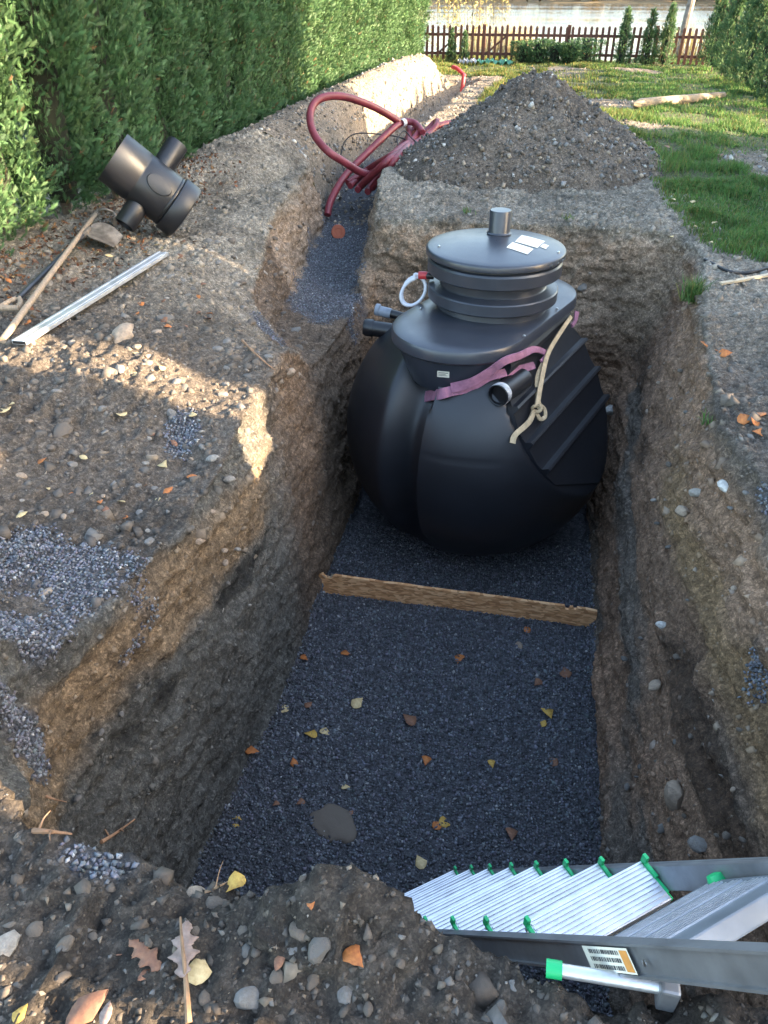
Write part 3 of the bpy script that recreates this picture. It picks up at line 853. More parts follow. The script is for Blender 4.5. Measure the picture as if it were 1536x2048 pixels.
def thuja_crown(seed, hgt, rad, n, size, shape='column', ncl=120):
    r = np.random.default_rng(seed)
    def prof(t):
        if shape == 'column': return rad * (np.clip(t / .04, .65, 1)) * np.clip((1 - t) / .32, 0, 1) ** .62
        if shape == 'cone': return rad * np.clip(t / .06, .6, 1) * np.clip(1 - t, 0, 1) ** .72
        return rad * np.clip(t / .05, .8, 1) * np.clip((1 - t) / .12, 0, 1) ** .5
    # plumes: upright bundles of sprays
    tc = r.uniform(0, 1, ncl) ** .9; ac = r.uniform(0, 2 * np.pi, ncl)
    dc = r.uniform(.70, 1.06, ncl); hc = r.uniform(.10, .22, ncl) * hgt / 2.7 * 1.6
    cax = np.stack([np.cos(ac) * .45, np.sin(ac) * .45, np.ones(ncl)], -1) + r.normal(size=(ncl, 3)) * .22
    cax /= np.linalg.norm(cax, axis=1, keepdims=True)
    ci = r.integers(0, ncl, n)
    along = r.uniform(-.5, .5, n)
    rr = prof(tc[ci]) * dc[ci]
    wid = rad * .165 * (1 - .5 * (along + .5))
    pos = np.stack([np.cos(ac[ci]) * rr, np.sin(ac[ci]) * rr, .06 + tc[ci] * hgt * .97], -1) + cax[ci] * (along * hc[ci])[:, None] + r.normal(size=(n, 3)) * wid[:, None] * np.array([1, 1, .6])
    free = r.uniform(size=n) < .34
    tf = r.uniform(0, 1, n) ** .9; af = r.uniform(0, 2 * np.pi, n); rf = prof(tf) * r.uniform(.48, .95, n)
    pos = np.where(free[:, None], np.stack([np.cos(af) * rf, np.sin(af) * rf, .04 + tf * hgt], -1), pos)
    pos[:, 2] = np.clip(pos[:, 2], .01, hgt * 1.05)
    out = pos * np.array([1, 1, 0]); out /= np.linalg.norm(out, axis=1, keepdims=True) + 1e-9
    ax = out * r.uniform(.2, .9, (n, 1)) + cax[ci] * .75 + r.normal(size=(n, 3)) * .40
    ax /= np.linalg.norm(ax, axis=1, keepdims=True)
    up = r.normal(size=(n, 3)) * .8 + np.array([0, 0, .7]) - out * .2
    y = up - ax * (up * ax).sum(1, keepdims=True); y /= np.linalg.norm(y, axis=1, keepdims=True) + 1e-9
    Rm = np.stack([ax, y, np.cross(ax, y)], -1)
    sz = size * r.uniform(.6, 1.3, n)
    k = len(SPV)
    base = SPV[None] + np.stack([np.zeros((n, k)), np.zeros((n, k)), -.22 * SPV[None, :, 0] ** 2 * r.uniform(-.5, 1.6, (n, 1))], -1)
    V = np.einsum('nij,nkj->nki', Rm, base) * sz[:, None, None] + pos[:, None]
    Fq = (SPF[None] + (np.arange(n) * k)[:, None, None]).reshape(-1, 3)
    g = np.array([.066, .130, .054])[None] * r.uniform(.78, 1.22, (n, 1)) * r.uniform(.92, 1.08, (n, 3))
    g = g * r.uniform(.75, 1.25, ncl)[ci][:, None]
    br = r.uniform(size=n) < .012; g[br] = np.array([.17, .10, .05])
    C = (np.repeat(g, k, axis=0).reshape(n, k, 3) * (.85 + .35 * SPV[None, :, 0:1])).reshape(-1, 3)
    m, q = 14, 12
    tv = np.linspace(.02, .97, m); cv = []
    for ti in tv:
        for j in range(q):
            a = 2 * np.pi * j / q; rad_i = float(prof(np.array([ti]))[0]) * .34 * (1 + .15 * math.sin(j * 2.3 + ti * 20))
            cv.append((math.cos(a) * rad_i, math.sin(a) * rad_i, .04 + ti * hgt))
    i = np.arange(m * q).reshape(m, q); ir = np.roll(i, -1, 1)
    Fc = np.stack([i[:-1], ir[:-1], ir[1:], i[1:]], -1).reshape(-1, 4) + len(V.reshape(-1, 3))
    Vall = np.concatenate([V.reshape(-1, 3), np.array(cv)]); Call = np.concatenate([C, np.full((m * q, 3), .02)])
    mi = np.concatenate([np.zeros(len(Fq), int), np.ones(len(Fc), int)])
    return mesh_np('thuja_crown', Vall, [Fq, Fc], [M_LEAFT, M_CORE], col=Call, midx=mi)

def trunk_mesh(h, r):
    b = MB().tube([(0, 0, -.1), (.01, 0, h * .3), (0, .01, h * .7), (0, 0, h)], [r, r * .8, r * .5, r * .2], 8)
    o = b.build('trunk', M_BARK); me = o.data; bpy.data.objects.remove(o); return me
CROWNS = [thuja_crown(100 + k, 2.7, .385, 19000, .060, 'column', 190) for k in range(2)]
TRUNK = trunk_mesh(2.2, .04)
def thuja(name, x, y, z, crown, s, sz, rz, label, group, tr=TRUNK):
    root = empty(name, (x, y, z), label, 'tree', group, rz); root.scale = (s, s, sz)
    link('crown', crown, root); link('trunk', tr, root)
    return root
yy = 3.9; k = 0
LAB_L = 'tall dense green thuja in the long left hedge beside the trench'
while yy < 22.2:
    lab = LAB_L
    if 4.4 < yy < 5.1: lab = 'yellow green thuja in full sun behind the hoe and shovel'
    elif 6.3 < yy < 6.95: lab = 'dark green thuja right behind the lying inspection chamber'
    thuja('thuja_tree', (-3.66 if 5.3 < yy < 6.5 else -3.80) + random.uniform(-.07, .07), yy, gz(-3.8, yy) if yy < 8 else .0, CROWNS[k % 2], random.uniform(.92, 1.08), random.uniform(.95, 1.12), random.uniform(0, 6.28),
          lab, 'tall thujas of the left hedge')
    yy += random.uniform(.56, .66); k += 1
CONES = [thuja_crown(200 + k, 1.15, .30, 2600, .065, 'cone', 70) for k in range(3)]
TRUNKS = trunk_mesh(.9, .025)
yy = 13.6; k = 0
while yy < 21.9:
    thuja('young_thuja', 3.28 + random.uniform(-.05, .05), yy, -.05, CONES[k % 3], random.uniform(.76, .86), random.uniform(1.1, 1.32), random.uniform(0, 6.28),
          'dark green conical thuja in the row along the right side of the lawn', 'young thujas of the right hedge', TRUNKS)
    yy += random.uniform(.56, .64); k += 1
YF = 22.3
LAB_F = {0: 'small conical thuja at the left end of the picket fence', 1: 'slender conical thuja standing alone before the picket fence', 2: 'conical thuja of the pair before the picket fence'}
for (u, v, s, sz, kind) in ((893, 133, .45, .62, 0), (917, 135, .42, .58, 0), (1243, 137, .75, .98, 1), (1294, 139, .72, .95, 2), (1329, 139, .74, 1.05, 2)):
    q = at(u, v, -.12); thuja('fence_thuja', q.x, YF - .30, -.12, CONES[(u // 7) % 3], s, sz, u * .1, LAB_F[kind], 'thujas before the fence', TRUNKS)
BUSH = thuja_crown(300, .46, .33, 1600, .06, 'bush', 40)
for (u0, s) in ((1040, .85), (1075, 1.0), (1105, 1.0), (1135, 1.05), (1170, 1.1)):
    q = at(u0, 136, -.12); root = empty('clipped_thuja', (q.x, YF - .32, -.12), 'low clipped dark thuja bush in front of the picket fence', 'bush', 'clipped bushes before the fence', u0)
    root.scale = (s, s, 1.0 + .1 * math.sin(u0)); link('crown', BUSH, root); link('trunk', TRUNKS, root).scale = (.6, .6, .3)

# ------------------------------------------------------------------ picket fence
x0, x1 = -4.2, 4.4
fence = empty('picket_fence', (x0, YF, -.12), 'red brown wooden picket fence between lawn and lake', 'fence')
pk = bpy.data.meshes.new('picket')
b = MB(); w, h_ = .062, .80
b.add([(-w / 2, -.012, .05), (w / 2, -.012, .05), (w / 2, -.012, h_ - .03), (w / 4, -.012, h_), (-w / 4, -.012, h_), (-w / 2, -.012, h_ - .03),
       (-w / 2, .012, .05), (w / 2, .012, .05), (w / 2, .012, h_ - .03), (w / 4, .012, h_), (-w / 4, .012, h_), (-w / 2, .012, h_ - .03)],
      [(0, 1, 2, 3, 4, 5), (11, 10, 9, 8, 7, 6)] + [(i, i + 6, (i + 1) % 6 + 6, (i + 1) % 6) for i in range(6)])
o = b.build('picket', M_FENCE, fence); pme = o.data; bpy.data.objects.remove(o)
xx = .05
while xx < x1 - x0:
    o = link('picket', pme, fence); o.location = (xx, random.uniform(-.004, .004), random.uniform(-.012, .012)); o.rotation_euler = (0, random.uniform(-.015, .015), 0)
    o.scale = (1, 1, random.uniform(.98, 1.02)); xx += .142
for z in (.20, .60):
    MB().box(((x1 - x0) / 2, .034, z), (x1 - x0, .04, .06)).build('rail', M_FENCE, fence)
for xp in np.arange(.12, x1 - x0, 2.05):
    MB().box((xp, .10, .36), (.085, .085, .92)).build('post', M_FENCE, fence)
for xp in (.95, 2.15): MB().box((xp + .35, .03, .40), (.045, .03, .62), Matrix.Rotation(.9, 3, 'Y')).build('brace', M_FENCE, fence)

# ------------------------------------------------------------------ lake, far shore, waterside plants
def water_mat():
    m, nt, b = new_mat('lake_water'); L = nt.links.new
    tc = N(nt, 'ShaderNodeTexCoord'); mp = N(nt, 'ShaderNodeMapping'); mp.inputs['Scale'].default_value = (.35, 1.0, 1)
    L(tc.outputs['Object'], mp.inputs[0])
    n = N(nt, 'ShaderNodeTexNoise', Scale=1.5, Detail=4.0); L(mp.outputs[0], n.inputs['Vector'])
    n2 = N(nt, 'ShaderNodeTexNoise', Scale=.06, Detail=2.0); mp2 = N(nt, 'ShaderNodeMapping'); mp2.inputs['Scale'].default_value = (.25, 1.6, 1)
    L(tc.outputs['Object'], mp2.inputs[0]); L(mp2.outputs[0], n2.inputs['Vector'])
    mr = N(nt, 'ShaderNodeMapRange'); mr.inputs['From Min'].default_value = .42; mr.inputs['From Max'].default_value = .62
    mr.inputs['To Min'].default_value = .2; mr.inputs['To Max'].default_value = 1.0; L(n2.outputs[0], mr.inputs[0])
    bp = N(nt, 'ShaderNodeBump', Distance=.2); L(mr.outputs[0], bp.inputs['Strength']); L(n.outputs[0], bp.inputs['Height'])
    L(bp.outputs[0], b.inputs['Normal'])
    b.inputs['Base Color'].default_value = (.075, .070, .055, 1); b.inputs['Roughness'].default_value = .08; b.inputs['IOR'].default_value = 1.33
    b.inputs['Specular IOR Level'].default_value = .5
    return m
WZ = -1.5
o = link('lake', mesh_np('lake', np.array([(-900, 25.5, WZ), (900, 25.5, WZ), (900, 175, WZ), (-900, 175, WZ)]), np.array([[0, 1, 2, 3]]), water_mat()))
tag(o, 'calm lake with bright ripples beyond the fence', kind='structure')
def shore():
    X, Y = np.meshgrid(np.linspace(-900, 900, 121), np.concatenate([np.linspace(140, 200, 13), np.linspace(215, 1500, 12)]))
    P = np.stack([X, Y, 0 * X], -1).reshape(-1, 3); n = fbm(P, (.006, .006, 1), 3, 40)
    P[:, 2] = WZ - .5 + (2.0 + 5 * np.clip(n + .2, 0, 1)) * sstep(140, 175, P[:, 1] + 6 * n) + 22 * sstep(200, 900, P[:, 1]) * (1 + .6 * n)
    i = np.arange(P.shape[0]).reshape(X.shape)
    Fq = np.stack([i[:-1, :-1], i[:-1, 1:], i[1:, 1:], i[1:, :-1]], -1).reshape(-1, 4)
    c = np.array([.17, .13, .07])[None] * (1 + .4 * fbm(P, (.05, .05, 1), 3, 44))[:, None]
    o = link('far_shore', mesh_np('far_shore', P, Fq, M_SOIL, smooth=True, col=c)); tag(o, 'brown autumn shore on the far side of the lake', kind='structure')
    # autumn wood along it: leaf clumps
    n = 6500; P = np.stack([rng.uniform(-140, 160, n), rng.uniform(150, 185, n), rng.uniform(0, 1, n) ** 1.2 * 4.5 + .3], -1)
    P[:, 2] *= .6 + .5 * np.sin(P[:, 0] * .35) ** 2; P[:, 2] += WZ + .6
    c = np.array([[.22, .14, .045], [.13, .11, .05], [.28, .19, .06], [.10, .09, .06]])[rng.integers(0, 4, n)] * rng.uniform(.6, 1.3, (n, 1))
    stuff('far_wood', [pieces(P, rng.uniform(.5, 1.1, n), c, OC)], M_GRASS, 'brown and yellow autumn wood on the far shore')
shore()

# reeds
P = np.stack([rng.uniform(-2.6, -.9, 700), rng.uniform(23.2, 24.6, 700), np.full(700, -.35)], -1)
cc = np.array([.40, .33, .18])[None] * rng.uniform(.6, 1.2, (700, 1))
root = grass_obj('reeds', P, rng.uniform(.55, 1.25, 700), np.full(700, .009), .35, cc); tag(root, 'pale dry reeds standing behind the picket fence', kind='stuff')
P = np.stack([rng.uniform(2.4, 5.2, 500), rng.uniform(23.0, 24.4, 500), np.full(500, -.35)], -1)
cc = np.array([.26, .22, .09])[None] * rng.uniform(.6, 1.2, (500, 1))
root = grass_obj('lakeside_brush', P, rng.uniform(.6, 1.2, 500), np.full(500, .012), .5, cc); tag(root, 'yellowish brush by the water behind the fence corner', kind='stuff')

# lakeside trees
def leaf_cloud(P, size, col, base=None, aspect=(1, .45)):
    n = len(P); Rm = rand_rot(n)
    q = np.array([(-.5, 0, 0), (0, -.5, 0), (.5, 0, 0), (0, .5, 0)], np.float32) * np.array([aspect[0], aspect[1], 1])
    V = np.einsum('nij,kj->nki', Rm, q) * size[:, None, None] + P[:, None]
    Fq = (np.arange(4)[None] + (np.arange(n) * 4)[:, None])
    return V.reshape(-1, 3), Fq, np.repeat(col, 4, axis=0)
def lake_tree():
    c = aty(1352, 140, 23.6); root = empty('lakeside_tree', (c.x, 23.6, -.4), 'slender pale grey trunk beside the right fence corner', 'tree')
    pts = [(0, 0, -.2), (.02, 0, 1.0), (.10, 0, 2.2), (.16, .05, 4.0), (.3, 0, 6.5)]
    mt = basic('pale_bark', (.24, .21, .18), .95, var=.3, vscale=9, bump=.8, bscale=20)
    MB().tube(spline(pts), [.12 - .08 * i / 32 for i in range(33)], 10).build('trunk', mt, root)
    for k, (a, z) in enumerate(((-2.6, 1.75), (.4, 2.6), (2.2, 3.4), (-1.2, 4.2), (3.0, 5.0))):
        MB().tube(spline([(.1, 0, z), (.1 + math.cos(a) * .6, math.sin(a) * .6, z + .15), (.1 + math.cos(a) * 1.5, math.sin(a) * 1.5, z + .7)]), [.04 - .032 * i / 16 for i in range(17)], 6).build('limb', mt, root)
    n = 2600; P = rng.normal(size=(n, 3)) * np.array([1.2, 1.2, 1.2]) + np.array([.2, 0, 5.2])
    V, Fq, C = leaf_cloud(P, rng.uniform(.06, .13, n), np.array([.20, .16, .05])[None] * rng.uniform(.6, 1.4, (n, 1)))
    link('crown', mesh_np('crown', V, Fq, M_DEAD, col=C), root)
lake_tree()
def willow():
    root = empty('willow_tree', (-4.3, 25.0, -1.2), 'pale willow with hanging yellowish twigs beside the left end of the fence', 'tree')
    MB().tube(spline([(0, 0, -.3), (.1, 0, 1.6), (.3, .1, 3.2), (.5, 0, 4.6)]), [.22 - .14 * i / 24 for i in range(25)], 10).build('trunk', M_BARK, root)
    lb = MB(); Ps = []
    for k in range(46):
        a = rng.uniform(0, 6.28); r0 = rng.uniform(.4, 2.6); zt = rng.uniform(3.4, 4.8) - .25 * r0; zb = rng.uniform(.7, 2.3)
        x, y = .4 + math.cos(a) * r0, math.sin(a) * r0 * .8
        pts = spline([(.4, 0, zt - .3), (x * .7, y * .7, zt + .1), (x, y, zt - .5), (x + .05, y, (zt + zb) / 2), (x + .1, y, zb)], 6)
        lb.tube(pts, [.018 - .015 * i / (len(pts) - 1) for i in range(len(pts))], 4)
        for t in pts[6:]:
            for j in range(5): Ps.append(t + Vector(rng.normal(size=3) * .05))
    lb.build('hanging_twigs', M_BARK, root)
    P = np.array([p[:] for p in Ps]); n = len(P)
    V, Fq, C = leaf_cloud(P, rng.uniform(.07, .14, n), np.array([.30, .27, .11])[None] * rng.uniform(.6, 1.4, (n, 1)), aspect=(1, .25))
    link('crown', mesh_np('crown', V, Fq, M_DEAD, col=C), root)
willow()

# ------------------------------------------------------------------ unseen buildings and a screen added on the right to shade the plot
def house(name, x0, x1, y0, y1, eav, ridge, label):
    root = empty(name, ((x0 + x1) / 2, (y0 + y1) / 2, 0), label, 'building'); dx, dy = (x1 - x0), (y1 - y0)
    MB().box((0, 0, eav / 2 - .2), (dx, dy, eav + .4)).build('wall', M_PLASTER, root)
    if ridge:
        b = MB(); e = .0
        for s in (-1, 1):
            b.add([(s * (dx / 2 + .3), -dy / 2 - e, eav - .1), (s * (dx / 2 + .3), dy / 2 + e, eav - .1), (0, dy / 2 + e, ridge), (0, -dy / 2 - e, ridge),
                   (s * (dx / 2 + .3), -dy / 2 - e, eav + .05), (s * (dx / 2 + .3), dy / 2 + e, eav + .05), (0, dy / 2 + e, ridge + .15), (0, -dy / 2 - e, ridge + .15)],
                  [(0, 1, 2, 3), (4, 5, 6, 7), (0, 1, 5, 4), (3, 2, 6, 7), (0, 3, 7, 4), (1, 2, 6, 5)])
        for s in (-1, 1): b.add([(-dx / 2, s * dy / 2 * .995, eav), (dx / 2, s * dy / 2 * .995, eav), (0, s * dy / 2 * .995, ridge)], [(0, 1, 2)])
        b.build('roof', M_ROOF, root)
    else:
        MB().box((0, 0, eav + .06), (dx + .02, dy - .02, .12)).build('roof', M_ROOF, root)
    for k in range(max(1, int(dy // 2.4))):
        yw = -dy / 2 + (k + .5) * dy / max(1, int(dy // 2.4))
        w = MB().box((-dx / 2 - .02, yw, 1.5), (.06, 1.0, 1.2)).build('window', M_STRIP, root)
        MB().box((-dx / 2 - .055, yw, 1.5), (.02, .84, 1.04)).build('pane', M_GLASS, w)
house('shade_house', 7.0, 14.0, 5.32, 11.5, 5.6, 8.0, 'unseen cream plastered house with red roof added to shade the plot')  # added out of view; its length sets the shaded part of the hedge
house('shade_garage', 7.0, 12.0, 3.47, 5.30, 2.72, 0, 'unseen low flat roofed garage added to shade the foot of the hedge')  # added out of view; roof kept low so sun reaches the hedge above
scr = empty('shade_screen', (5.0, 0, 0), 'unseen timber screen added with stepped gaps that shape the sun stripes', 'screen')
y = -4.0; edges = [(-4.0, .40, 2.3), (.40, .56, 1.22), (.56, .86, 2.3), (.86, .99, 1.42), (.99, 2.36, 2.3), (2.36, 2.50, 1.70), (2.50, 3.12, 2.3), (3.12, 3.46, 1.06)]  # added screen out of view; low sections shaped to pass stripes of sun
for (a, b_, h_) in edges:
    n = max(1, round((b_ - a) / .16)); w = (b_ - a) / n
    for k in range(n): MB().box((0, a + w * (k + .5), h_ / 2 - .05), (.03, w - .0005, h_ + .1)).build('board', M_TIMBER, scr)
for yp in (-3.5, -1.5, .2, 1.6, 2.8): MB().box((.08, yp, 1.0), (.09, .09, 2.2)).build('post', M_TIMBER, scr)
for z in (.4, 1.0): MB().box((.035, -.3, z), (.03, 7.3, .09)).build('rail', M_TIMBER, scr)

# ------------------------------------------------------------------ the tank
from mathutils.bvhtree import BVHTree
def wpart(mb, name, mat, root, sub=False, **kw):
    """mesh given in world coordinates, child of an unrotated thing"""
    o = mb.build(name, mat, root, **kw)
    if not sub: o.location = -root.location
    return o
TR_ = .95
TC_ = Vector((-.32, 4.99, FLOOR_Z + TR_ - .01))
tank = empty('septic_tank', (TC_.x, TC_.y, FLOOR_Z), 'big round black plastic septic tank with riser and lid in the pit', 'tank')
PN = Vector((.79, -.28, .54)).normalized(); PD = .715 * TR_
def tank_body():
    nu, nv_ = 256, 150
    th = np.linspace(.02, np.pi - .02, nv_); ph = np.linspace(0, 2 * np.pi, nu, endpoint=False)
    T, Ph = np.meshgrid(th, ph, indexing='ij')
    D = np.stack([np.sin(T) * np.cos(Ph), np.sin(T) * np.sin(Ph), np.cos(T)], -1)
    r = np.full(T.shape, TR_)
    # vertical recess on the front left: crisp right flank, round left flank
    pg = math.atan2(-.90, -.42)
    dphi = (Ph - (pg % (2 * np.pi)))
    arc = dphi * np.sin(T) * TR_
    zdir = D[..., 2]
    depth = .17 * sstep(-.88, -.5, zdir) * (1 - sstep(.70, .9, zdir))
    prof = sstep(-.24, -.05, arc) * (1 - sstep(.075, .10, arc))
    r = r - depth * prof
    # shallow crease line of the mould
    r = r - .003 * np.exp(-((zdir - .24) / .012) ** 2) * bump1(arc, .12, .62, .05)
    # plane cut on the right for the ribbed panel
    dn = D @ np.array(PN[:])
    r = np.where(dn > .3, np.minimum(r, (PD - .012) / np.maximum(dn, .3)), r)
    V = D * r[..., None] + np.array(TC_[:])
    i = np.arange(nu * nv_).reshape(nv_, nu); ir = np.roll(i, -1, 1)
    Fq = np.stack([i[:-1], i[1:], ir[1:], ir[:-1]], -1).reshape(-1, 4)
    me = mesh_np('body', V.reshape(-1, 3), [Fq, np.array([list(i[0])]), np.array([list(i[-1][::-1])])], M_PE, smooth=True)
    me.set_sharp_from_angle(angle=R(28))
    o = link('body', me, tank); o.location = -tank.location
    return o
body = tank_body()
def ribbed_panel():
    rc = math.sqrt(TR_ ** 2 - PD ** 2) + .004
    sd = Vector((0, 0, -1)); sd = (sd - PN * sd.dot(PN)).normalized(); td = PN.cross(sd).normalized()
    key = [(-rc, .0), (-.50, .0), (-.495, .045), (-.47, .066), (-.40, .070), (-.372, .050), (-.365, .018), (-.33, .012), (-.20, .022), (-.188, .056), (-.172, .060), (-.166, .050), (-.15, .018), (-.02, .006),
           (.035, .014), (.045, .052), (.062, .056), (.070, .044), (.085, .014), (.20, .004), (.245, .010), (.255, .050), (.272, .054), (.282, .040), (.30, .004), (.40, .0), (rc, 0.0)]
    b = MB(); V = []; m = 30
    rows = []
    for (s, h) in key:
        half = math.sqrt(max(rc * rc - s * s, 0)) * .985
        row = []
        for k in range(m + 1):
            t = -half + 2 * half * k / m
            hh = h
            P = TC_ + PN * (PD + hh) + sd * s + td * t
            row.append(P)
        rows.append(row)
    for row in rows: V += row
    Fc = []
    for i in range(len(rows) - 1):
        for k in range(m): a = i * (m + 1) + k; Fc.append((a, a + 1, a + m + 2, a + m + 1))
    # end faces of the ribs
    for side in (0, m):
        base = len(V)
        for (s, h), row in zip(key, rows):
            V.append(row[side] - PN * (h + .03))
        for i in range(len(rows) - 1): Fc.append((i * (m + 1) + side, (i + 1) * (m + 1) + side, base + i + 1, base + i))
    b.add(V, Fc, True)
    return wpart(b, 'ribbed_panel', M_PE, tank, sharp=24)
panel = ribbed_panel()

def stadium(A, B, r, n=40):
    A, B = Vector(A), Vector(B); d = (B - A).normalized(); nrm = Vector((-d.y, d.x)); P = []
    for k in range(n + 1):
        a = math.pi * k / n; P.append(B + (nrm * math.cos(a) + d * math.sin(a)) * r)
    for k in range(n + 1):
        a = math.pi * k / n; P.append(A + (-nrm * math.cos(a) - d * math.sin(a)) * r)
    return P
def deck():
    A, B = (-.455, 4.60), (-.16, 5.36)
    rings = [(-.30, -.160), (-.10, -.163), (-.03, -.168), (-.008, -.176), (0, -.19), (0, -.245), (-.012, -.258), (-.040, -.268), (-.060, -.33), (-.085, -.40), (-.13, -.50)]
    V, Fc = [], []; 
    for (o, z) in rings: V += [Vector((p.x, p.y, z)) for p in stadium(A, B, .425 + o)]
    m = len(stadium(A, B, .4))
    for i in range(len(rings) - 1):
        for k in range(m): Fc.append((i * m + k, i * m + (k + 1) % m, (i + 1) * m + (k + 1) % m, (i + 1) * m + k))
    Fc.append(tuple(range(m)))
    return wpart(MB().add(V, Fc, True), 'deck', M_PEM, tank, sharp=40)
dk = deck()
RX, RY = -.295, 5.0
Mr = Matrix.Translation((RX, RY, 0))
riser = wpart(MB().lathe([(.365, -.20), (.36, -.165), (.355, -.118), (.410, -.108), (.420, -.098), (.420, -.035), (.414, -.028), (.345, -.018), (.340, -.012), (.340, .046), (.345, .054), (.420, .062), (.428, .070), (.428, .138), (.42, .150), (.40, .156), (.398, .175)], 96, Mr), 'riser', M_PEM, tank, sharp=22)
def lid_z(r): return .250 - .035 * (r / .43) ** 1.6
lid = wpart(MB().lathe([(.39, .168), (.432, .170), (.440, .176), (.441, .204), (.436, .212), (.425, lid_z(.425))] + [(r, lid_z(r)) for r in np.linspace(.38, .004, 12)], 96, Mr), 'lid', M_PEM, tank, sharp=45)
vp = at(998, 467, .245)
wpart(MB().lathe([(.078, .240), (.080, .252), (.072, .258), (.070, .262), (.070, .385), (.066, .392), (.0, .394)], 40, Matrix.Translation((vp.x, vp.y, 0))), 'vent_stub', M_PEM, lid, sub=True, sharp=40)
# stickers and screws on the lid
def lid_pt(u, v, up=.002):
    p = at(u, v, .24)
    for _ in range(4): p = at(u, v, lid_z(math.hypot(p.x - RX, p.y - RY)))
    return p + Vector((0, 0, up))
for q in ([(1043.6, 470.7), (1090.6, 483), (1074.5, 496.7), (1030, 484)], [(1025, 484.9), (1067, 498.7), (1054.8, 509.6), (1012.7, 495.5)], [(1087, 488), (1098, 491.8), (1091.9, 498.7), (1080, 494.3)]):
    P = [lid_pt(*c) for c in q]
    b = MB(); n = 5; V = []
    for i in range(n + 1):
        for j in range(n + 1):
            a = P[0].lerp(P[1], i / n); c = P[3].lerp(P[2], i / n); w_ = a.lerp(c, j / n)
            V.append(Vector((w_.x, w_.y, lid_z(math.hypot(w_.x - RX, w_.y - RY)) + .0025)))
    b.add(V, [(i * (n + 1) + j, (i + 1) * (n + 1) + j, (i + 1) * (n + 1) + j + 1, i * (n + 1) + j + 1) for i in range(n) for j in range(n)])
    wpart(b, 'sticker', M_PAPER, lid, sub=True)
def screw(p, par, sub):
    b = MB().lathe([(.009, -.004), (.009, .003), (.005, .006), (0, .006)], 10, Matrix.Translation(p)); return wpart(b, 'screw', M_STEEL, par, sub=sub)
for c in ((878, 493), (1117, 505)): screw(lid_pt(*c), lid, True)
for c in ((841, 618), (1114, 618), (1048, 672)): screw(at(*c, -.163) + Vector((0, 0, .002)), dk, True)
for k, c in enumerate(((1108, 528), (1117, 521), (1126, 518))):
    a = -.62 + k * .16
    Mx = Matrix.Translation((RX + .441 * math.cos(a), RY + .441 * math.sin(a), .188)) @ frame((math.cos(a), math.sin(a), 0)).to_4x4()
    wpart(MB().lathe([(.007, -.004), (.007, .003), (0, .004)], 8, Mx), 'screw', M_STEEL, lid, sub=True)

# surface lookup on the tank
def bvh(objs):
    V, P, n = [], [], 0
    for o in objs:
        me = o.data; V += [v.co.copy() for v in me.vertices]; P += [[i + n for i in f.vertices] for f in me.polygons]; n += len(me.vertices)
    return BVHTree.FromPolygons(V, P)
BV_T = bvh([body, panel, dk])
def hit(u, v, off=0.0):
    o = Vector((0, 0, CAM_H)); d = ray(u, v).normalized()
    p, nrm, i, dist = BV_T.ray_cast(o, d)
    if p is None: return None, None
    if nrm.dot(d) > 0: nrm = -nrm
    return p + nrm * off, nrm
# small printed label on the front below the deck
P = [hit(u, v, .003)[0] for (u, v) in ((875, 741), (899, 743), (898.5, 755), (874.5, 753))]
lb = wpart(MB().add(P, [(0, 1, 2, 3)]), 'label', M_PAPER, tank)
nrm = (P[1] - P[0]).cross(P[3] - P[0]).normalized(); nrm = nrm if nrm.y < 0 else -nrm
for (a, b_, c, d) in ((.1, .9, .2, .3), (.1, .7, .45, .52), (.1, .85, .65, .72)):
    f = lambda s, t: P[0].lerp(P[1], s).lerp(P[3].lerp(P[2], s), t) + nrm * .0012
    wpart(MB().add([f(a, c), f(b_, c), f(b_, d), f(a, d)], [(0, 1, 2, 3)]), 'print_line', M_INK, lb, sub=True)
# outlet stubs on the left, behind the deck
a = aty(729, 654, 5.0); wpart(MB().tube([a + Vector((.5, -.02, -.03)), a], .054, 24), 'inlet_pipe', M_BLACKPIPE, tank)
e = tank.children[-1]
wpart(MB().lathe([(.058, 0), (.060, .005), (.060, .055), (.057, .06)], 24, place((-1, .04, .05), a + Vector((.065, 0, -.004)))), 'socket', M_BLACKPIPE, e, sub=True)
a = aty(752, 620, 5.15); gp = wpart(MB().tube([a + Vector((.11, -.01, -.015)), a], .036, 24), 'grey_sleeve', M_GREYPIPE, tank)
wpart(MB().lathe([(.037, 0), (.042, .004), (.042, .03), (.037, .034)], 24, place((-1, .08, .1), a + Vector((.03, 0, 0)))), 'collar', M_GREYPIPE, gp, sub=True)
wpart(MB().tube([a + Vector((.11, -.01, -.015)), a + Vector((.42, -.04, -.06))], .030, 20), 'conduit_stub', M_BLACKPIPE, tank)
# front pipe with worn silver rim
bp_, bn = hit(1027, 770); ep = aty(996, 791, bp_.y - .17); ax = (ep - bp_).normalized(); st_ = bp_ - ax * .12
fp = wpart(MB().tube([st_, ep], .066, 32, cap=False).add([], []), 'outlet_pipe', M_PE, tank)
wpart(MB().lathe([(.0, -.035), (.060, -.035), (.060, 0.0), (.063, .002), (.067, 0), (.067, -.012)], 32, place(ax, ep)), 'pipe_end', M_BLACKPIPE, fp, sub=True)
wpart(MB().lathe([(.0665, -.050), (.0685, -.046), (.0685, -.006), (.0665, -.003)], 32, place(ax, ep)), 'tape_ring', basic('scuffed_rim', (.62, .64, .66), .4, var=.2, vscale=14, col2=(.10, .10, .11)), fp, sub=True)
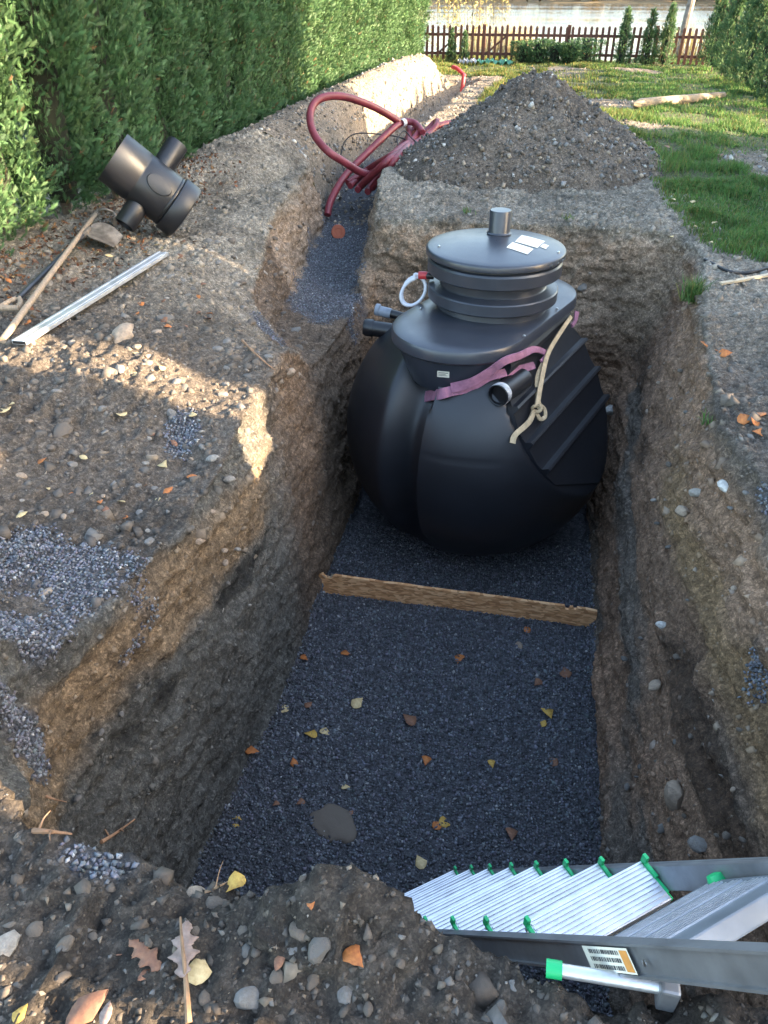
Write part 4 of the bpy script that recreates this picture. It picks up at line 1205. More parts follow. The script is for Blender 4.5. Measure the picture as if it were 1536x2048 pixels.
# hose connector and coiled clear hose at the riser
cn = aty(851, 551, RY - .02)
wpart(MB().lathe([(.020, -.03), (.022, -.02), (.022, .02), (.020, .025)], 20, place((1, .1, 0), cn + Vector((.03, 0, 0)))), 'black_nipple', M_BLACKPIPE, tank)
wpart(MB().lathe([(.0, -.035), (.022, -.035), (.025, -.03), (.025, .022), (.022, .026), (0, .026)], 20, place((1, .1, 0), cn + Vector((-.012, 0, 0)))), 'red_connector', M_REDCAP, tank)
cc_ = aty(827, 583, RY - .05); rt_ = Vector((math.cos(_ya), math.sin(_ya), 0)); upv = Vector((.1, .35, .93)).normalized(); pts = []
for i in range(56):
    a = math.pi * .55 + i / 55 * 2 * math.pi * 2.15; rr = .083 - .010 * (i / 55)
    pts.append(cc_ + rt_ * math.cos(a) * rr + upv * math.sin(a) * rr + Vector((.0, -.012 + .03 * i / 55, 0)) + Vector((0, 0, -.018 * math.sin(i * .22))))
pts = spline([cn + Vector((-.04, 0, 0)), cn + Vector((-.07, -.005, .004)), pts[0] + Vector((.01, 0, .0))], 5)[:-1] + pts
wpart(MB().tube(pts, .0105, 10), 'hose_coil', M_WHITEPL, tank)

# ------------------------------------------------------------------ slings lying on the tank
sling = empty('pink_sling', hit(845, 797)[0], 'worn pink lifting sling lying across the front of the tank', 'sling')
def surf_ribbon(px, w, off=.012, n=6):
    P, Nn = [], []
    for (u, v) in px:
        p, q = hit(u, v, off)
        if p is None: continue
        P.append(p); Nn.append(q)
    if px[0] == (860, 794): P.insert(0, P[0] * 2.0 - P[2] + (P[2] - P[0]) * .15); Nn.insert(0, Nn[0])
    S = spline(P, n); Q = spline(Nn, n)
    d = (Vector((0, 0, CAM_H)) - S[0]).normalized()
    W = [w[0] + (w[1] - w[0]) * i / (len(S) - 1) for i in range(len(S))] if isinstance(w, tuple) else w
    return MB().ribbon(S, [(q * .8 + d * .5) for q in Q], W, .005)
wpart(surf_ribbon([(860, 794), (882, 790), (905, 784), (940, 768), (975, 757), (1010, 748), (1040, 738), (1062, 733)], (.072, .045), .022), 'lower_band', M_PINK, sling)
wpart(surf_ribbon([(905, 779), (940, 757), (972, 737), (1002, 718), (1030, 708), (1058, 703), (1078, 706), (1084, 716), (1074, 728)], (.060, .030), .034), 'upper_band', M_PINK, sling)
strap = empty('beige_strap', hit(1060, 815)[0], 'knotted beige webbing strap hanging over the ribbed side of the tank', 'strap')
wpart(surf_ribbon([(1128, 640), (1088, 702), (1073, 745), (1058, 818)], (.026, .034), .055), 'long_band', M_BEIGE, strap)
wpart(surf_ribbon([(1086, 712), (1076, 765), (1066, 806), (1077, 820), (1080, 838), (1070, 843), (1060, 826)], (.022, .026), .040), 'loop_band', M_BEIGE, strap)
wpart(surf_ribbon([(1058, 824), (1048, 846), (1036, 866), (1022, 885)], (.032, .036), .035), 'tail', M_BEIGE, strap)
kp, kn = hit(1058, 820, .045)
kb = MB()
for k in range(3):
    a = k * 1.1; ring = [kp + (Vector((math.cos(t), .25 * math.sin(t * 2), math.sin(t) * .8)) * (.020 + .004 * k)) + Vector((.004 * k, -.004 * k, .003 * k)) for t in np.linspace(a, a + 5.4, 16)]
    kb.tube(ring, .0095, 8)
wpart(kb, 'knot', M_BEIGE, strap)
wpart(surf_ribbon([(1140, 630), (1135, 638), (1128, 648)], (.034, .028), .055), 'pink_end', M_PINK, strap)

# ------------------------------------------------------------------ strand board across the floor
def board():
    x0, x1, y0, z0, z1 = -1.30, .625, 4.02, FLOOR_Z - .03, FLOOR_Z + .165
    topl = [(x0, z1 - .02), (x0 + .04, z1 + .005), (x0 + .055, z1 - .018), (x0 + .10, z1 - .03), (x0 + .115, z1 - .005), (x0 + .13, z1 + .005)]
    x = x0 + .2
    while x < x1 - .25: topl.append((x, z1 + random.uniform(-.004, .004))); x += random.uniform(.05, .12)
    topl += [(x1 - .215, z1), (x1 - .205, z1 - .028), (x1 - .185, z1 - .03), (x1 - .178, z1 - .004), (x1 - .16, z1 - .002), (x1 - .152, z1 - .02), (x1 - .138, z1 - .018), (x1 - .13, z1 - .002), (x1 - .05, z1 - .004), (x1, z1 - .012), (x1 + .004, z1 - .05), (x1 - .006, z0)]
    P = topl + [(x0, z0)]; n = len(P); root = empty('strand_board', (x0, y0, z0), 'orange brown strand board strip with chipped edge set across the gravel floor', 'board')
    V = [(x, y0, z) for (x, z) in P] + [(x, y0 + .022, z) for (x, z) in P]
    b = MB().add(V, [tuple(range(n)), tuple(range(2 * n - 1, n - 1, -1))] + [(i, i + n, (i + 1) % n + n, (i + 1) % n) for i in range(n)])
    wpart(b, 'strip', M_OSB, root)
    b = MB()
    for k in range(7):
        p = Vector((x0 + .06 + .010 * k, y0 + random.uniform(0, .02), z1 - .025)); b.tube([p, p + Vector((random.uniform(-.02, .03), random.uniform(-.03, .01), random.uniform(.02, .045)))], [.004, .001], 4)
    wpart(b, 'splinters', M_STRIP, root)
board()

# ------------------------------------------------------------------ ladder
def ladder():
    r = Vector((-.324, .409, -.853)).normalized(); w = Vector((.80, .61, -.0)); w = (w - r * w.dot(r)).normalized(); t = Vector((r.x, r.y, 0)).normalized()
    up = Vector((0, 0, 1)); O = Vector((.320, 1.068, -.258)); S = .25
    root = empty('step_ladder', O + r * S * 8.1, 'aluminium step ladder with green end clips standing in the near corner of the pit', 'ladder')
    W = lambda k: .366 + .023 * k
    c = lambda k: O + r * S * k
    def M3(a, b_, c_): return Matrix((a, b_, c_)).transposed()
    Mt = M3(w, t, up)
    for k in range(0, 8):
        p = c(k); L = W(k) - .012
        b = MB(); b.box(p + up * -.012, (L, .105, .022), Mt, .002)
        tr = wpart(b, 'tread', M_ALU, root)
        rb = MB()
        for j in range(9): rb.box(p + t * (-.046 + .0115 * j) + up * .0012, (L - .012, .0062, .004), Mt)
        wpart(rb, 'grip_ribs', M_ALU, tr, sub=True)
        wpart(MB().box(p + t * .0555 + up * -.020, (L, .006, .040), Mt, .001), 'tread_lip', M_ALU, tr, sub=True)
        for s in (-1, 1):
            q = p + w * s * (W(k) / 2 - .002); cb = MB()
            cb.box(q + t * .052 + up * .012, (.010, .016, .034), Mt, .002)
            cb.box(q + t * .030 + up * .002, (.010, .050, .012), Mt, .002)
            cb.box(q - t * .010 + up * -.006, (.010, .050, .010), Mt, .002)
            cb.box(q - t * .040 + up * -.014, (.010, .020, .012), Mt, .002)
            wpart(cb, 'end_clip', M_GREEN, tr, sub=True)
    rn = r.cross(w).normalized()
    Mr_ = M3(w, rn, r)
    for s in (-1, 1):
        a = c(-3.6) + w * s * (W(-3.6) / 2 + .016); e = c(8.1) + w * s * (W(8.1) / 2 + .016)
        d = (e - a).normalized(); x = (w - d * w.dot(d)).normalized(); Mm = M3(x, d.cross(x), d); L = (e - a).length
        b = MB(); b.box((a + e) / 2, (.022, .060, L), Mm, .002)
        rail = wpart(b, 'rail', M_ALUD, root)
        fl = MB()
        for q in (-1, 1): fl.box((a + e) / 2 + Mm @ Vector((s * .014, q * .028, 0)), (.010, .005, L - .01), Mm)
        wpart(fl, 'flange', M_ALUD, rail, sub=True)
        if s < 0:
            # printed sticker on the outer face of the near rail
            f0 = a + (c(-1.45) - c(-3.6)).length * d; ln, hh = .165, .046
            def pt(l, h, o): return f0 + d * l + Mm @ Vector((-.0205 - o, 0, 0)) + (Mm @ Vector((0, 1, 0))) * h
            def quad(l0, l1, h0, h1, o): return MB().add([pt(l0, h0, o), pt(l1, h0, o), pt(l1, h1, o), pt(l0, h1, o)], [(0, 1, 2, 3)])
            stc = wpart(quad(-ln / 2, ln / 2, -hh / 2, hh / 2, 0), 'sticker', M_PAPER, rail, sub=True)
            wpart(quad(-ln / 2 + .004, -ln / 2 + .030, -hh / 2 + .004, hh / 2 - .004, .0008), 'orange_field', M_ORANGEINK, rail, sub=True)
            ink = MB()
            for row in range(3):
                l = -ln / 2 + .036
                while l < ln / 2 - .02:
                    ww = random.uniform(.002, .006); ink.add([pt(l, -.018 + row * .014, .0008), pt(l + ww, -.018 + row * .014, .0008), pt(l + ww, -.010 + row * .014, .0008), pt(l, -.010 + row * .014, .0008)], [(0, 1, 2, 3)]); l += ww + random.uniform(.0015, .004)
            wpart(ink, 'print_lines', M_INK, rail, sub=True)
            pass
            wpart(MB().lathe([(.006, 0), (.006, .002), (0, .003)], 10, place(-w, c(-1.95) + w * s * (W(-1.95) / 2 + .0365))), 'rivet', M_STEEL, rail, sub=True)
    # platform, tipped up a little
    A = c(-.95) + w * (W(-1) / 2 - .004); B = c(-.95) - w * (W(-1) / 2 - .004); e1 = w.copy()
    dr = ray(1400, 1903); o0 = Vector((0, 0, CAM_H)); sv = (B - o0).dot(w) / dr.dot(w); e2 = (o0 + dr * sv - B); Dp = e2.length; e2.normalize()
    nn_ = e1.cross(e2); nn_ = nn_ if nn_.z > 0 else -nn_
    Ln = (A - B).length; D = min(max(Dp, .16), .30); Mp = M3(e1, e2, nn_); ctr = (A + B) / 2 + e2 * D / 2
    b = MB().box(ctr - nn_ * .02, (Ln, D, .04), Mp, .004)
    pf = wpart(b, 'platform', basic('platform_grey', (.20, .225, .26), .5, metal=.4, var=.12, vscale=8, rvar=.1), root)
    for j in range(16):
        if j in (4, 9): continue
        wpart(MB().box(ctr + e2 * (-D / 2 + .03 + .0135 * j) + nn_ * .0015, (Ln * (.86 if j % 5 else .8), .0042, .004), Mp), 'grip_rib', M_ALU, pf, sub=True)
    wpart(MB().lathe([(.020, -.01), (.022, 0), (.018, .012), (0, .014)], 16, place(nn_, A + e2 * .02)), 'hinge_cap', M_GREEN, pf, sub=True)
    # rear brace with bracket
    a = at(1105, 1938, .03); e = at(1335, 1976, .05)
    br = wpart(MB().tube([a, e], .013, 14), 'brace_tube', M_ALU, root)
    wpart(MB().tube([a - (e - a).normalized() * .012, a + (e - a).normalized() * .018], .017, 12), 'green_cap', M_GREEN, br, sub=True)
    wpart(MB().box(e + Vector((.0, -.01, -.005)), (.035, .03, .07), None, .006), 'bracket', M_ALUD, root)
    a = at(1260, 1935, .0); wpart(MB().tube([a, at(1220, 1962, .035)], .006, 8), 'link', M_ALUD, root)
ladder()

# ------------------------------------------------------------------ inspection chamber lying by the hedge
def chamber():
    b0 = at(362, 420, .19); e0 = Vector((0, 0, CAM_H)) + ray(262, 342) * ((b0 - Vector((0, 0, CAM_H))).dot(ray(768, 1024)) - .20)
    ax = (e0 - b0).normalized(); root = empty('inspection_chamber', (b0.x, b0.y, gz(b0.x, b0.y)), 'black plastic inspection chamber lying on its side against the hedge', 'chamber')
    M0 = place(ax, b0); L = .56; r = .19
    bd = wpart(MB().lathe([(.17, .06), (r * .98, .06), (r, .065), (r, .34), (r * .985, .345), (r * .985, .36), (r, .365), (r, L), (.19, L + .004), (0, L + .004)], 56, M0), 'body', M_PE, root, sharp=40)
    wpart(MB().lathe([(.0, -.04), (.190, -.04), (.204, -.035), (.210, -.02), (.210, .075), (.205, .085), (.188, .088)], 56, M0), 'base_collar', M_PE, root, sharp=40)
    cl = wpart(MB().lathe([(r + .001, .088), (r + .004, .092), (r + .004, .108), (r + .001, .112)], 56, M0), 'groove_ring', M_BLACKPIPE, root, sharp=40)
    side = (at(290, 452, .10) - at(318, 402, .25)); side = (side - ax * side.dot(ax)).normalized()
    for s, Ls in ((1, .17), (-1, .20)):
        p = b0 + ax * .26 + side * s * (r - .02)
        st = wpart(MB().lathe([(.078, 0), (.078, Ls), (.074, Ls + .006), (.066, Ls + .004), (.064, Ls - .08), (0, Ls - .08)], 32, place(side * s, p)), 'pipe_stub', M_PE, root, sharp=40)
    # raised oval boss facing the viewer
    up = ax.cross(side).normalized(); up = up if up.z > 0 else -up
    P = []; n = 28
    prof = [(0, .012), (.8, .012), (.95, .010), (1.0, 0)]
    V, Fc = [], []
    for (q, h) in prof:
        for k in range(n):
            a = 2 * math.pi * k / n; dx = .095 * q * math.cos(a); dy = .062 * q * math.sin(a)
            ang = dy / r; V.append(b0 + ax * (.225 + dx) + (up * math.cos(ang) + side * math.sin(ang)) * (r + h))
    for i in range(3):
        for k in range(n): Fc.append((i * n + k, i * n + (k + 1) % n, (i + 1) * n + (k + 1) % n, (i + 1) * n + k))
    wpart(MB().add(V, Fc, True), 'oval_boss', M_PE, root)
chamber()

# ------------------------------------------------------------------ hand tools
def gp_(u, v, h): 
    q = on_ground(u, v); return Vector((q.x, q.y, q.z + h))
def hoe():
    a = gp_(8, 692, .03); e = gp_(197, 452, .09)
    root = empty('hoe', a, 'long handled hoe with pale weathered wooden handle lying below the hedge', 'hoe')
    mid = (a + e) / 2 + Vector((0, 0, .004))
    wpart(MB().tube(spline([a, mid, e], 6), [.0185 - .003 * i / 12 for i in range(13)], 12), 'handle', M_OLDWOOD, root)
    d = (e - a).normalized(); wpart(MB().tube([e - d * .02, e + d * .06], [.021, .018], 12), 'ferrule', M_IRON, root)
    b2 = gp_(235, 452, .07)
    hd = MB().tube(spline([e + d * .04, e + d * .05 + Vector((.06, 0, .02)), b2 + Vector((-.02, 0, .03)), b2]), [.011] * 25, 8)
    wpart(hd, 'neck', M_IRON, root)
    s = Vector((.2, .9, .1)); V = []
    wpart(MB().box(b2 + Vector((.0, 0, -.03)), (.008, .13, .08), Matrix.Rotation(.25, 3, 'Y'), .002), 'blade', M_IRON, root)
hoe()
def shovel():
    a = gp_(14, 640, .05); e = gp_(176, 492, .09)
    root = empty('shovel', a, 'shovel with dark shaft, pale grip and dull steel blade under the hoe', 'shovel'); d = (e - a).normalized(); sd = d.cross(Vector((0, 0, 1))).normalized()
    g0 = a + d * .10
    wpart(MB().tube(spline([g0 + d * .08, (g0 + e) / 2, e], 5), .0165, 12), 'shaft', M_TOOLBLK, root)
    gm_ = MB()
    for s in (-1, 1): gm_.tube(spline([g0 + d * .10, g0 + sd * s * .035 + d * .04, g0 + sd * s * .055 - d * .05]), [.016 - .004 * i / 16 for i in range(17)], 8)
    gm_.tube([g0 + sd * .062 - d * .05, g0 - sd * .062 - d * .05], .017, 10)
    wpart(gm_, 'grip', M_OLDWOOD, root)
    wpart(MB().tube([e - d * .06, e + d * .10], [.021, .017], 12), 'socket', M_IRON, root)
    # dished blade
    tip = gp_(236, 494, .02); bx = e + d * .06; dd = (tip - bx); L = dd.length; dd.normalize(); ss = Vector((.35, .9, 0)); ss = (ss - dd * ss.dot(dd)).normalized(); nn_ = dd.cross(ss); nn_ = nn_ if nn_.z > 0 else -nn_
    V, Fc = [], []; nu, nv_ = 9, 8
    for lay in (0, -.005):
        for i in range(nv_):
            f = i / (nv_ - 1); hw = .115 * (1 - .25 * max(0, f - .55) / .45) * (.55 + .45 * min(1, f / .22))
            for j in range(nu):
                q = -1 + 2 * j / (nu - 1); V.append(bx + dd * (L * f) + ss * hw * q + nn_ * (.022 * q * q + .02 * math.sin(f * 3) + lay))
    for lay in (0, 1):
        o_ = lay * nu * nv_
        for i in range(nv_ - 1):
            for j in range(nu - 1): Fc.append((o_ + i * nu + j, o_ + i * nu + j + 1, o_ + (i + 1) * nu + j + 1, o_ + (i + 1) * nu + j))
    n0 = nu * nv_; rim = [j for j in range(nu)] + [i * nu + nu - 1 for i in range(1, nv_)] + [(nv_ - 1) * nu + j for j in range(nu - 2, -1, -1)] + [i * nu for i in range(nv_ - 2, 0, -1)]
    for i in range(len(rim)): p_, q_ = rim[i], rim[(i + 1) % len(rim)]; Fc.append((p_, q_, q_ + n0, p_ + n0))
    wpart(MB().add(V, Fc, True), 'blade', M_IRON, root)
shovel()
def straightedge():
    a = gp_(42, 698, .035); e = gp_(328, 517, .035); z = max(a.z, e.z)
    d = (e - a); L = d.length; d.normalize(); s = Vector((-d.y, d.x, 0)).normalized(); n = d.cross(s); n = n if n.z > 0 else -n
    root = empty('straightedge', a, 'long silver aluminium levelling bar lying on the stony ground', 'levelling bar')
    Mm = Matrix((s, d, n)).transposed(); W, Hh, t = .082, .022, .003
    b = MB().box((a + e) / 2, (W, L, Hh), Mm, .002)
    sec = wpart(b, 'profile', M_ALUB, root)
    for q in (-.022, .024): wpart(MB().box((a + e) / 2 + n * (Hh / 2 + .0012) + s * q, (.005, L, .003), Mm), 'bead', M_ALUB, sec, sub=True)
    for q in (a, e):
        k = -1 if q is a else 1
        wpart(MB().box(q + d * k * .0012, (W - .010, .003, Hh - .008), Mm), 'end_shade_plate', M_CABLE, sec, sub=True)  # black plate, shade of the hollow bar end put into its colour
straightedge()

# ------------------------------------------------------------------ red corrugated conduit, cable, orange pipe cap
def conduit(name, pts, r, label, group=None, mat=M_CONDUIT, nsub=8, rib=.028):
    S = spline(pts, nsub); L = [0]
    for i in range(1, len(S)): L.append(L[-1] + (S[i] - S[i - 1]).length)
    n = int(L[-1] / (rib / 2)); out = []; j = 0
    for k in range(n + 1):
        l = L[-1] * k / n
        while j < len(L) - 2 and L[j + 1] < l: j += 1
        f = (l - L[j]) / max(L[j + 1] - L[j], 1e-6); out.append(S[j].lerp(S[j + 1], min(f, 1)))
    rs = [r * (1.0 if k % 2 else .90) for k in range(len(out))]
    root = empty(name, out[0], label, 'conduit', group)
    wpart(MB().tube(out, rs, 12), 'pipe', mat, root, sharp=60)
    return root
def aty(u, v, y, _f=aty):
    # keep it lying on the ground: come nearer along the view until it is clear of the soil
    p = _f(u, v, y); k = 0
    while p.z < gz(p.x, p.y) + .05 and k < 60: y -= .06; p = _f(u, v, y); k += 1
    return p
big = conduit('red_conduit', [aty(655, 430, 8.35), aty(662, 400, 8.5), aty(690, 352, 8.9), aty(735, 305, 9.3), aty(780, 262, 9.7), aty(800, 247, 9.9), aty(812, 243, 10.0), aty(830, 247, 10.0), aty(845, 265, 9.8)], .040, 'dark red corrugated conduit end dropping steeply into the trench')
e = aty(806, 246, 9.92); d = (aty(812, 243, 10.0) - aty(800, 247, 9.9)).normalized()
wpart(MB().lathe([(.043, -.03), (.046, -.025), (.046, .025), (.043, .03)], 20, place(d, e)), 'white_coupling', basic('white_coupling', (.6, .6, .6), .5, var=.1), big)
conduit('red_conduit', [aty(798, 243, 9.9), aty(750, 215, 9.6), aty(695, 195, 9.3), aty(655, 193, 9.1), aty(630, 205, 8.95), aty(620, 232, 8.8), aty(628, 268, 8.65), aty(655, 302, 8.55), aty(690, 325, 8.65), aty(718, 343, 8.8), aty(740, 350, 8.9)], .042, 'dark red corrugated conduit rising in one big free loop over the bank')
GRP = 'red conduits bundled at the trench'
for k, pl in enumerate(([(700, 372, 8.75), (735, 340, 9.1), (785, 310, 9.5), (825, 283, 9.9), (852, 262, 10.2), (868, 247, 10.3), (874, 243, 10.25), (872, 252, 10.1), (855, 270, 9.9), (820, 295, 9.6), (775, 322, 9.2), (722, 372, 8.7)],
                        [(695, 366, 8.8), (725, 348, 9.0), (775, 318, 9.4), (812, 280, 9.9), (825, 262, 10.1), (836, 253, 10.1), (838, 262, 9.9), (822, 285, 9.6), (790, 320, 9.2), (745, 375, 8.65)],
                        [(715, 380, 8.65), (745, 345, 9.0), (790, 305, 9.5), (835, 275, 10.0), (870, 254, 10.3), (905, 245, 10.6), (932, 237, 10.8), (944, 236, 10.8), (940, 246, 10.6), (918, 260, 10.4)],
                        [(735, 384, 8.6), (760, 350, 8.95), (795, 318, 9.3), (815, 290, 9.7), (818, 262, 10.0), (815, 248, 10.15)])):
    P_ = []
    for (u, v, y) in pl:
        p = aty(u, v, y); P_.append(p)
    conduit('red_conduit', P_, .038, ('dark red conduit doubled back in the trench bundle', 'dark red conduit bent into a short hairpin in the bundle', 'dark red conduit with its end hooked over the flank of the soil heap', 'dark red conduit rising out of the trench to the coupling')[k], GRP)
def wire(name, pts, r, label, mat=M_CABLE, cat='cable', group=None):
    S = spline(pts, 8); root = empty(name, S[0], label, cat, group); wpart(MB().tube(S, r, 8), 'strand', mat, root); return root
wire('thin_cable', [aty(688, 345, 9.3), aty(682, 310, 9.4), aty(692, 280, 9.5), aty(715, 267, 9.6), aty(755, 268, 9.7), aty(800, 275, 9.8), aty(830, 290, 9.7), aty(850, 300, 9.6), aty(865, 280, 9.7), aty(880, 262, 9.8)], .007, 'thin black cable looping through the red conduits')
wire('tie_cable', [aty(800, 300, 9.35), aty(795, 280, 9.45), aty(808, 262, 9.6), aty(822, 275, 9.55), aty(838, 292, 9.4), aty(822, 305, 9.2), aty(803, 302, 9.3)], .007, 'black cable tied round the conduit bundle')
wire('dark_hose_end', [aty(838, 302, 9.5), aty(850, 299, 9.6), aty(862, 297, 9.7)], .018, 'short dark hose end sticking out of the heap beside the bundle', cat='hose')
c = on_ground(677, 476); cp = Vector((c.x, c.y, c.z + .03)); ax = (Vector((0, 0, CAM_H)) - cp); ax.z *= .8; ax.x += .3; ax.normalize()
op = empty('orange_pipe', cp, 'capped orange drain pipe end lying on the trench gravel', 'pipe')
wpart(MB().lathe([(.058, -.40), (.058, -.05), (.066, -.045), (.066, -.012), (.062, -.005), (0, -.003)], 36, place(ax, cp + Vector((0, 0, .03)))), 'pipe', M_ORANGE, op)
wpart(MB().lathe([(.070, -.03), (.072, -.028), (.072, .004), (.068, .010), (.040, .010), (.036, .006), (0, .006)], 36, place(ax, cp + Vector((0, 0, .03)))), 'cap', M_ORANGE, op)
# the far end of the trench
conduit('red_conduit', [Vector((-1.95, 17.3, -.35)), Vector((-1.93, 17.4, .0)), aty(927, 150, 17.6), aty(915, 138, 17.7), aty(905, 134, 17.8)], .04, 'bright red conduit bend at the far end of the trench', mat=M_REDCAP)
# crumpled tarp at the fence
for (u0, u1, lab, m_) in ((905, 945, 'pale sheet lying in front of the small thujas', M_WHITEPL), (945, 1020, 'crumpled green tarp lying along the foot of the fence', M_TARP)):
    a = at(u0, 135, -.1); e = at(u1, 136, -.1); root = empty('tarp' if u0 > 940 else 'plastic_sheet', a, lab, 'tarp'); nx, ny = 26, 8; V, Fc = [], []
    for i in range(nx):
        for j in range(ny):
            p = a.lerp(e, i / (nx - 1)); V.append(Vector((p.x, 21.6 + .35 * j / (ny - 1), -.06 + .05 * math.sin(i * 1.3 + j) + .04 * math.sin(i * .7) * math.sin(j * 1.1))))
    for i in range(nx - 1):
        for j in range(ny - 1): Fc.append((i * ny + j, i * ny + j + 1, (i + 1) * ny + j + 1, (i + 1) * ny + j))
    o = wpart(MB().add(V, Fc, True), 'sheet', m_, root); sm = o.modifiers.new('s', 'SOLIDIFY'); sm.thickness = .006

# ------------------------------------------------------------------ soil heap
def heap():
    cx, cy = -.28, 8.75
    root = empty('soil_heap', (cx, cy, 0), 'tall pointed heap of dug grey brown soil behind the pit', 'soil heap')
    nu, nr = 400, 180
    a = np.linspace(0, 2 * np.pi, nu, endpoint=False); t = np.linspace(0, 1, nr) ** .8
    A, T = np.meshgrid(a, t); 
    rad = 1.42 * (1 + .10 * np.sin(A * 2 + .6) + .05 * np.sin(A * 5))
    X = cx + np.cos(A) * rad * T * 1.03; Y = cy + np.sin(A) * rad * T * 1.02
    P = np.stack([X, Y, 0 * X], -1).reshape(-1, 3); x, y = P[:, 0], P[:, 1]; tt = T.ravel()
    z = .94 * np.clip(1 - tt, 0, 1) ** 1.22
    z = z - .12 * np.exp(-(tt / .12) ** 2) + .07 * np.exp(-(((x - cx - .1) / .2) ** 2 + ((y - cy) / .2) ** 2))
    z = z + .22 * fbm(P, 1.7, 3, 130) * (1 - tt) * sstep(0, .3, tt) 
    P[:, 2] = z
    z = z + (.030 * vn(P, 6, 131) + .020 * (1 - 2 * np.abs(vn(P, 13, 132))) + .012 * vn(P, 28, 133) + .007 * vn(P, 55, 134)) * (1 - .5 * tt)
    base = height(x, y); P[:, 2] = base - .10 * sstep(.8, 1, tt) + z
    i = np.arange(nu * nr).reshape(nr, nu); ir = np.roll(i, -1, 1)
    Fq = np.stack([i[:-1], i[1:], ir[1:], ir[:-1]], -1).reshape(-1, 4)[:, ::-1]
    n1 = fbm(P, 1.4, 4, 150); n2 = fbm(P, 6, 3, 160)
    col = np.array([.135, .110, .087])[None] * (1 + .4 * n1 + .4 * n2)[:, None]
    me = mesh_np('earth', P, Fq, M_SOIL, smooth=True, col=np.clip(col, .02, .5)); o = link('earth', me, root); o.location = -root.location
    w = rng.integers(0, len(P), 7000); k = rng.uniform(size=7000) < np.clip(tt[w] * 1.5, .25, 1); w = w[k]
    st = stuff('loose_stones', [pieces(P[w] + rng.normal(size=(len(w), 3)) * .008, .006 + .022 * rng.uniform(size=len(w)) ** 3, soil_stone_col(len(w)) * 1.1)], M_STONE, 'stones lying on the slopes of the soil heap', root)
    st.location = -root.location
heap()

# ------------------------------------------------------------------ lawn things: pointed post, strip, cable, dark box
a = at(1266, 209, .07); e = at(1446, 192, .05); d = (e - a).normalized()
post = empty('pointed_post', a, 'round wooden post with pointed end lying on the lawn', 'post')
wpart(MB().tube([a + d * .0, a + d * .02, a + d * .16, (a + e) / 2, e], [.02, .03, .075, .072, .062], 18), 'shaft', M_POSTW, post, sharp=25)
wpart(MB().box(a.lerp(e, .27) + Vector((-.01, -.052, .02)), (.50, .05, .07), Matrix.Rotation(math.atan2(d.y, d.x), 3, 'Z'), .02), 'cut_face', M_POSTC, post)
G = lambda u, v, h=.01: (lambda q: Vector((q.x, q.y, q.z + h)))(on_ground(u, v))
wire('black_cable', [G(1409, 522), G(1430, 533), G(1455, 545), G(1480, 549), G(1508, 546), G(1540, 538), G(1580, 530)], .011, 'black cable curving over the soil at the right rim')
a, e = G(1440, 571, .012), G(1570, 548, .014); d = (e - a).normalized(); s = Vector((-d.y, d.x, 0)).normalized()
wst = empty('wood_strip', a, 'thin pale wooden strip lying on the soil below the black cable', 'wood strip')
wpart(MB().box((a + e) / 2, ((e - a).length, .030, .014), Matrix((d, s, d.cross(s))).transposed(), .001), 'strip', M_STRIP, wst)
a = aty(1533, 180, 15.2); bx = empty('garden_box', (a.x + .06, 15.2, gz(a.x, 15.2)), 'small black box with grey lid beside the right hedge', 'box')
MB().box((0, 0, .09), (.22, .20, .16), None, .01).build('body', M_CABLE, bx); MB().box((0, 0, .185), (.26, .23, .03), Matrix.Rotation(.3, 3, 'Y'), .004).build('lid', M_GREYPIPE, bx)

# ------------------------------------------------------------------ single stones
ST_MESH = []
for k in range(6):
    V, Fc = ico(2); r_ = np.random.default_rng(900 + k)
    V = V * np.array([1, r_.uniform(.65, .85), r_.uniform(.42, .6)]); V = V * (1 + .34 * fbm(V + k * 9, 1.3, 3, 900 + k))[:, None] * (1 + .10 * vn(V, 4, k))[:, None]
    ST_MESH.append((V, Fc))
def stone_mat(name, c): return basic(name, c, .9, var=.22, vscale=2.2, bump=.6, bscale=9, col2=(.12 * .6 + c[0] * .4, .10 * .6 + c[1] * .4, .08 * .6 + c[2] * .4))
SM = {'pale': stone_mat('pale_stone', (.29, .265, .23)), 'grey': stone_mat('grey_stone', (.17, .16, .148)), 'tan': stone_mat('tan_stone', (.33, .25, .18)), 'dark': stone_mat('dark_stone', (.10, .095, .088)), 'white': stone_mat('white_stone', (.55, .53, .49)), 'clod': stone_mat('earth_clod', (.105, .084, .066))}
SMESH = {}
def stone(u, v, size_px, colr, label, group=None, sink=.55, k=None, rot=None):
    q = on_ground(u, v); dep = (q - Vector((0, 0, CAM_H))).length
    s = size_px / 2 / 1538. * dep; k = random.randrange(6) if k is None else k
    if (k, colr) not in SMESH: SMESH[(k, colr)] = mesh_np('stone', ST_MESH[k][0], ST_MESH[k][1], SM[colr], smooth=True); SMESH[(k, colr)].set_sharp_from_angle(angle=R(32))
    o = link('stone', SMESH[(k, colr)]); o.scale = (s, s, s); o.location = (q.x, q.y, q.z + s * (.5 - sink) * .5)
    o.rotation_euler = rot or (random.uniform(-.4, .4), random.uniform(-.4, .4), random.uniform(0, 6.28))
    tag(o, label, 'stone', group); return o
stone(1350, 1592, 70, 'tan', 'large pale pinkish boulder sticking out of the right pit wall', k=1, rot=(.2, 1.3, .3))
stone(1400, 1690, 40, 'grey', 'grey stone in the dark streak low in the right pit wall', k=2)
stone(1222, 820, 30, 'white', 'round white stone in the wall right beside the tank')
stone(1450, 972, 38, 'white', 'bright white stone at the right rim beside the crushed stone')
stone(1395, 985, 30, 'pale', 'pale flat stone just below the white rim stone')
stone(1365, 1022, 40, 'tan', 'egg shaped brown stone under the pale rim stones')
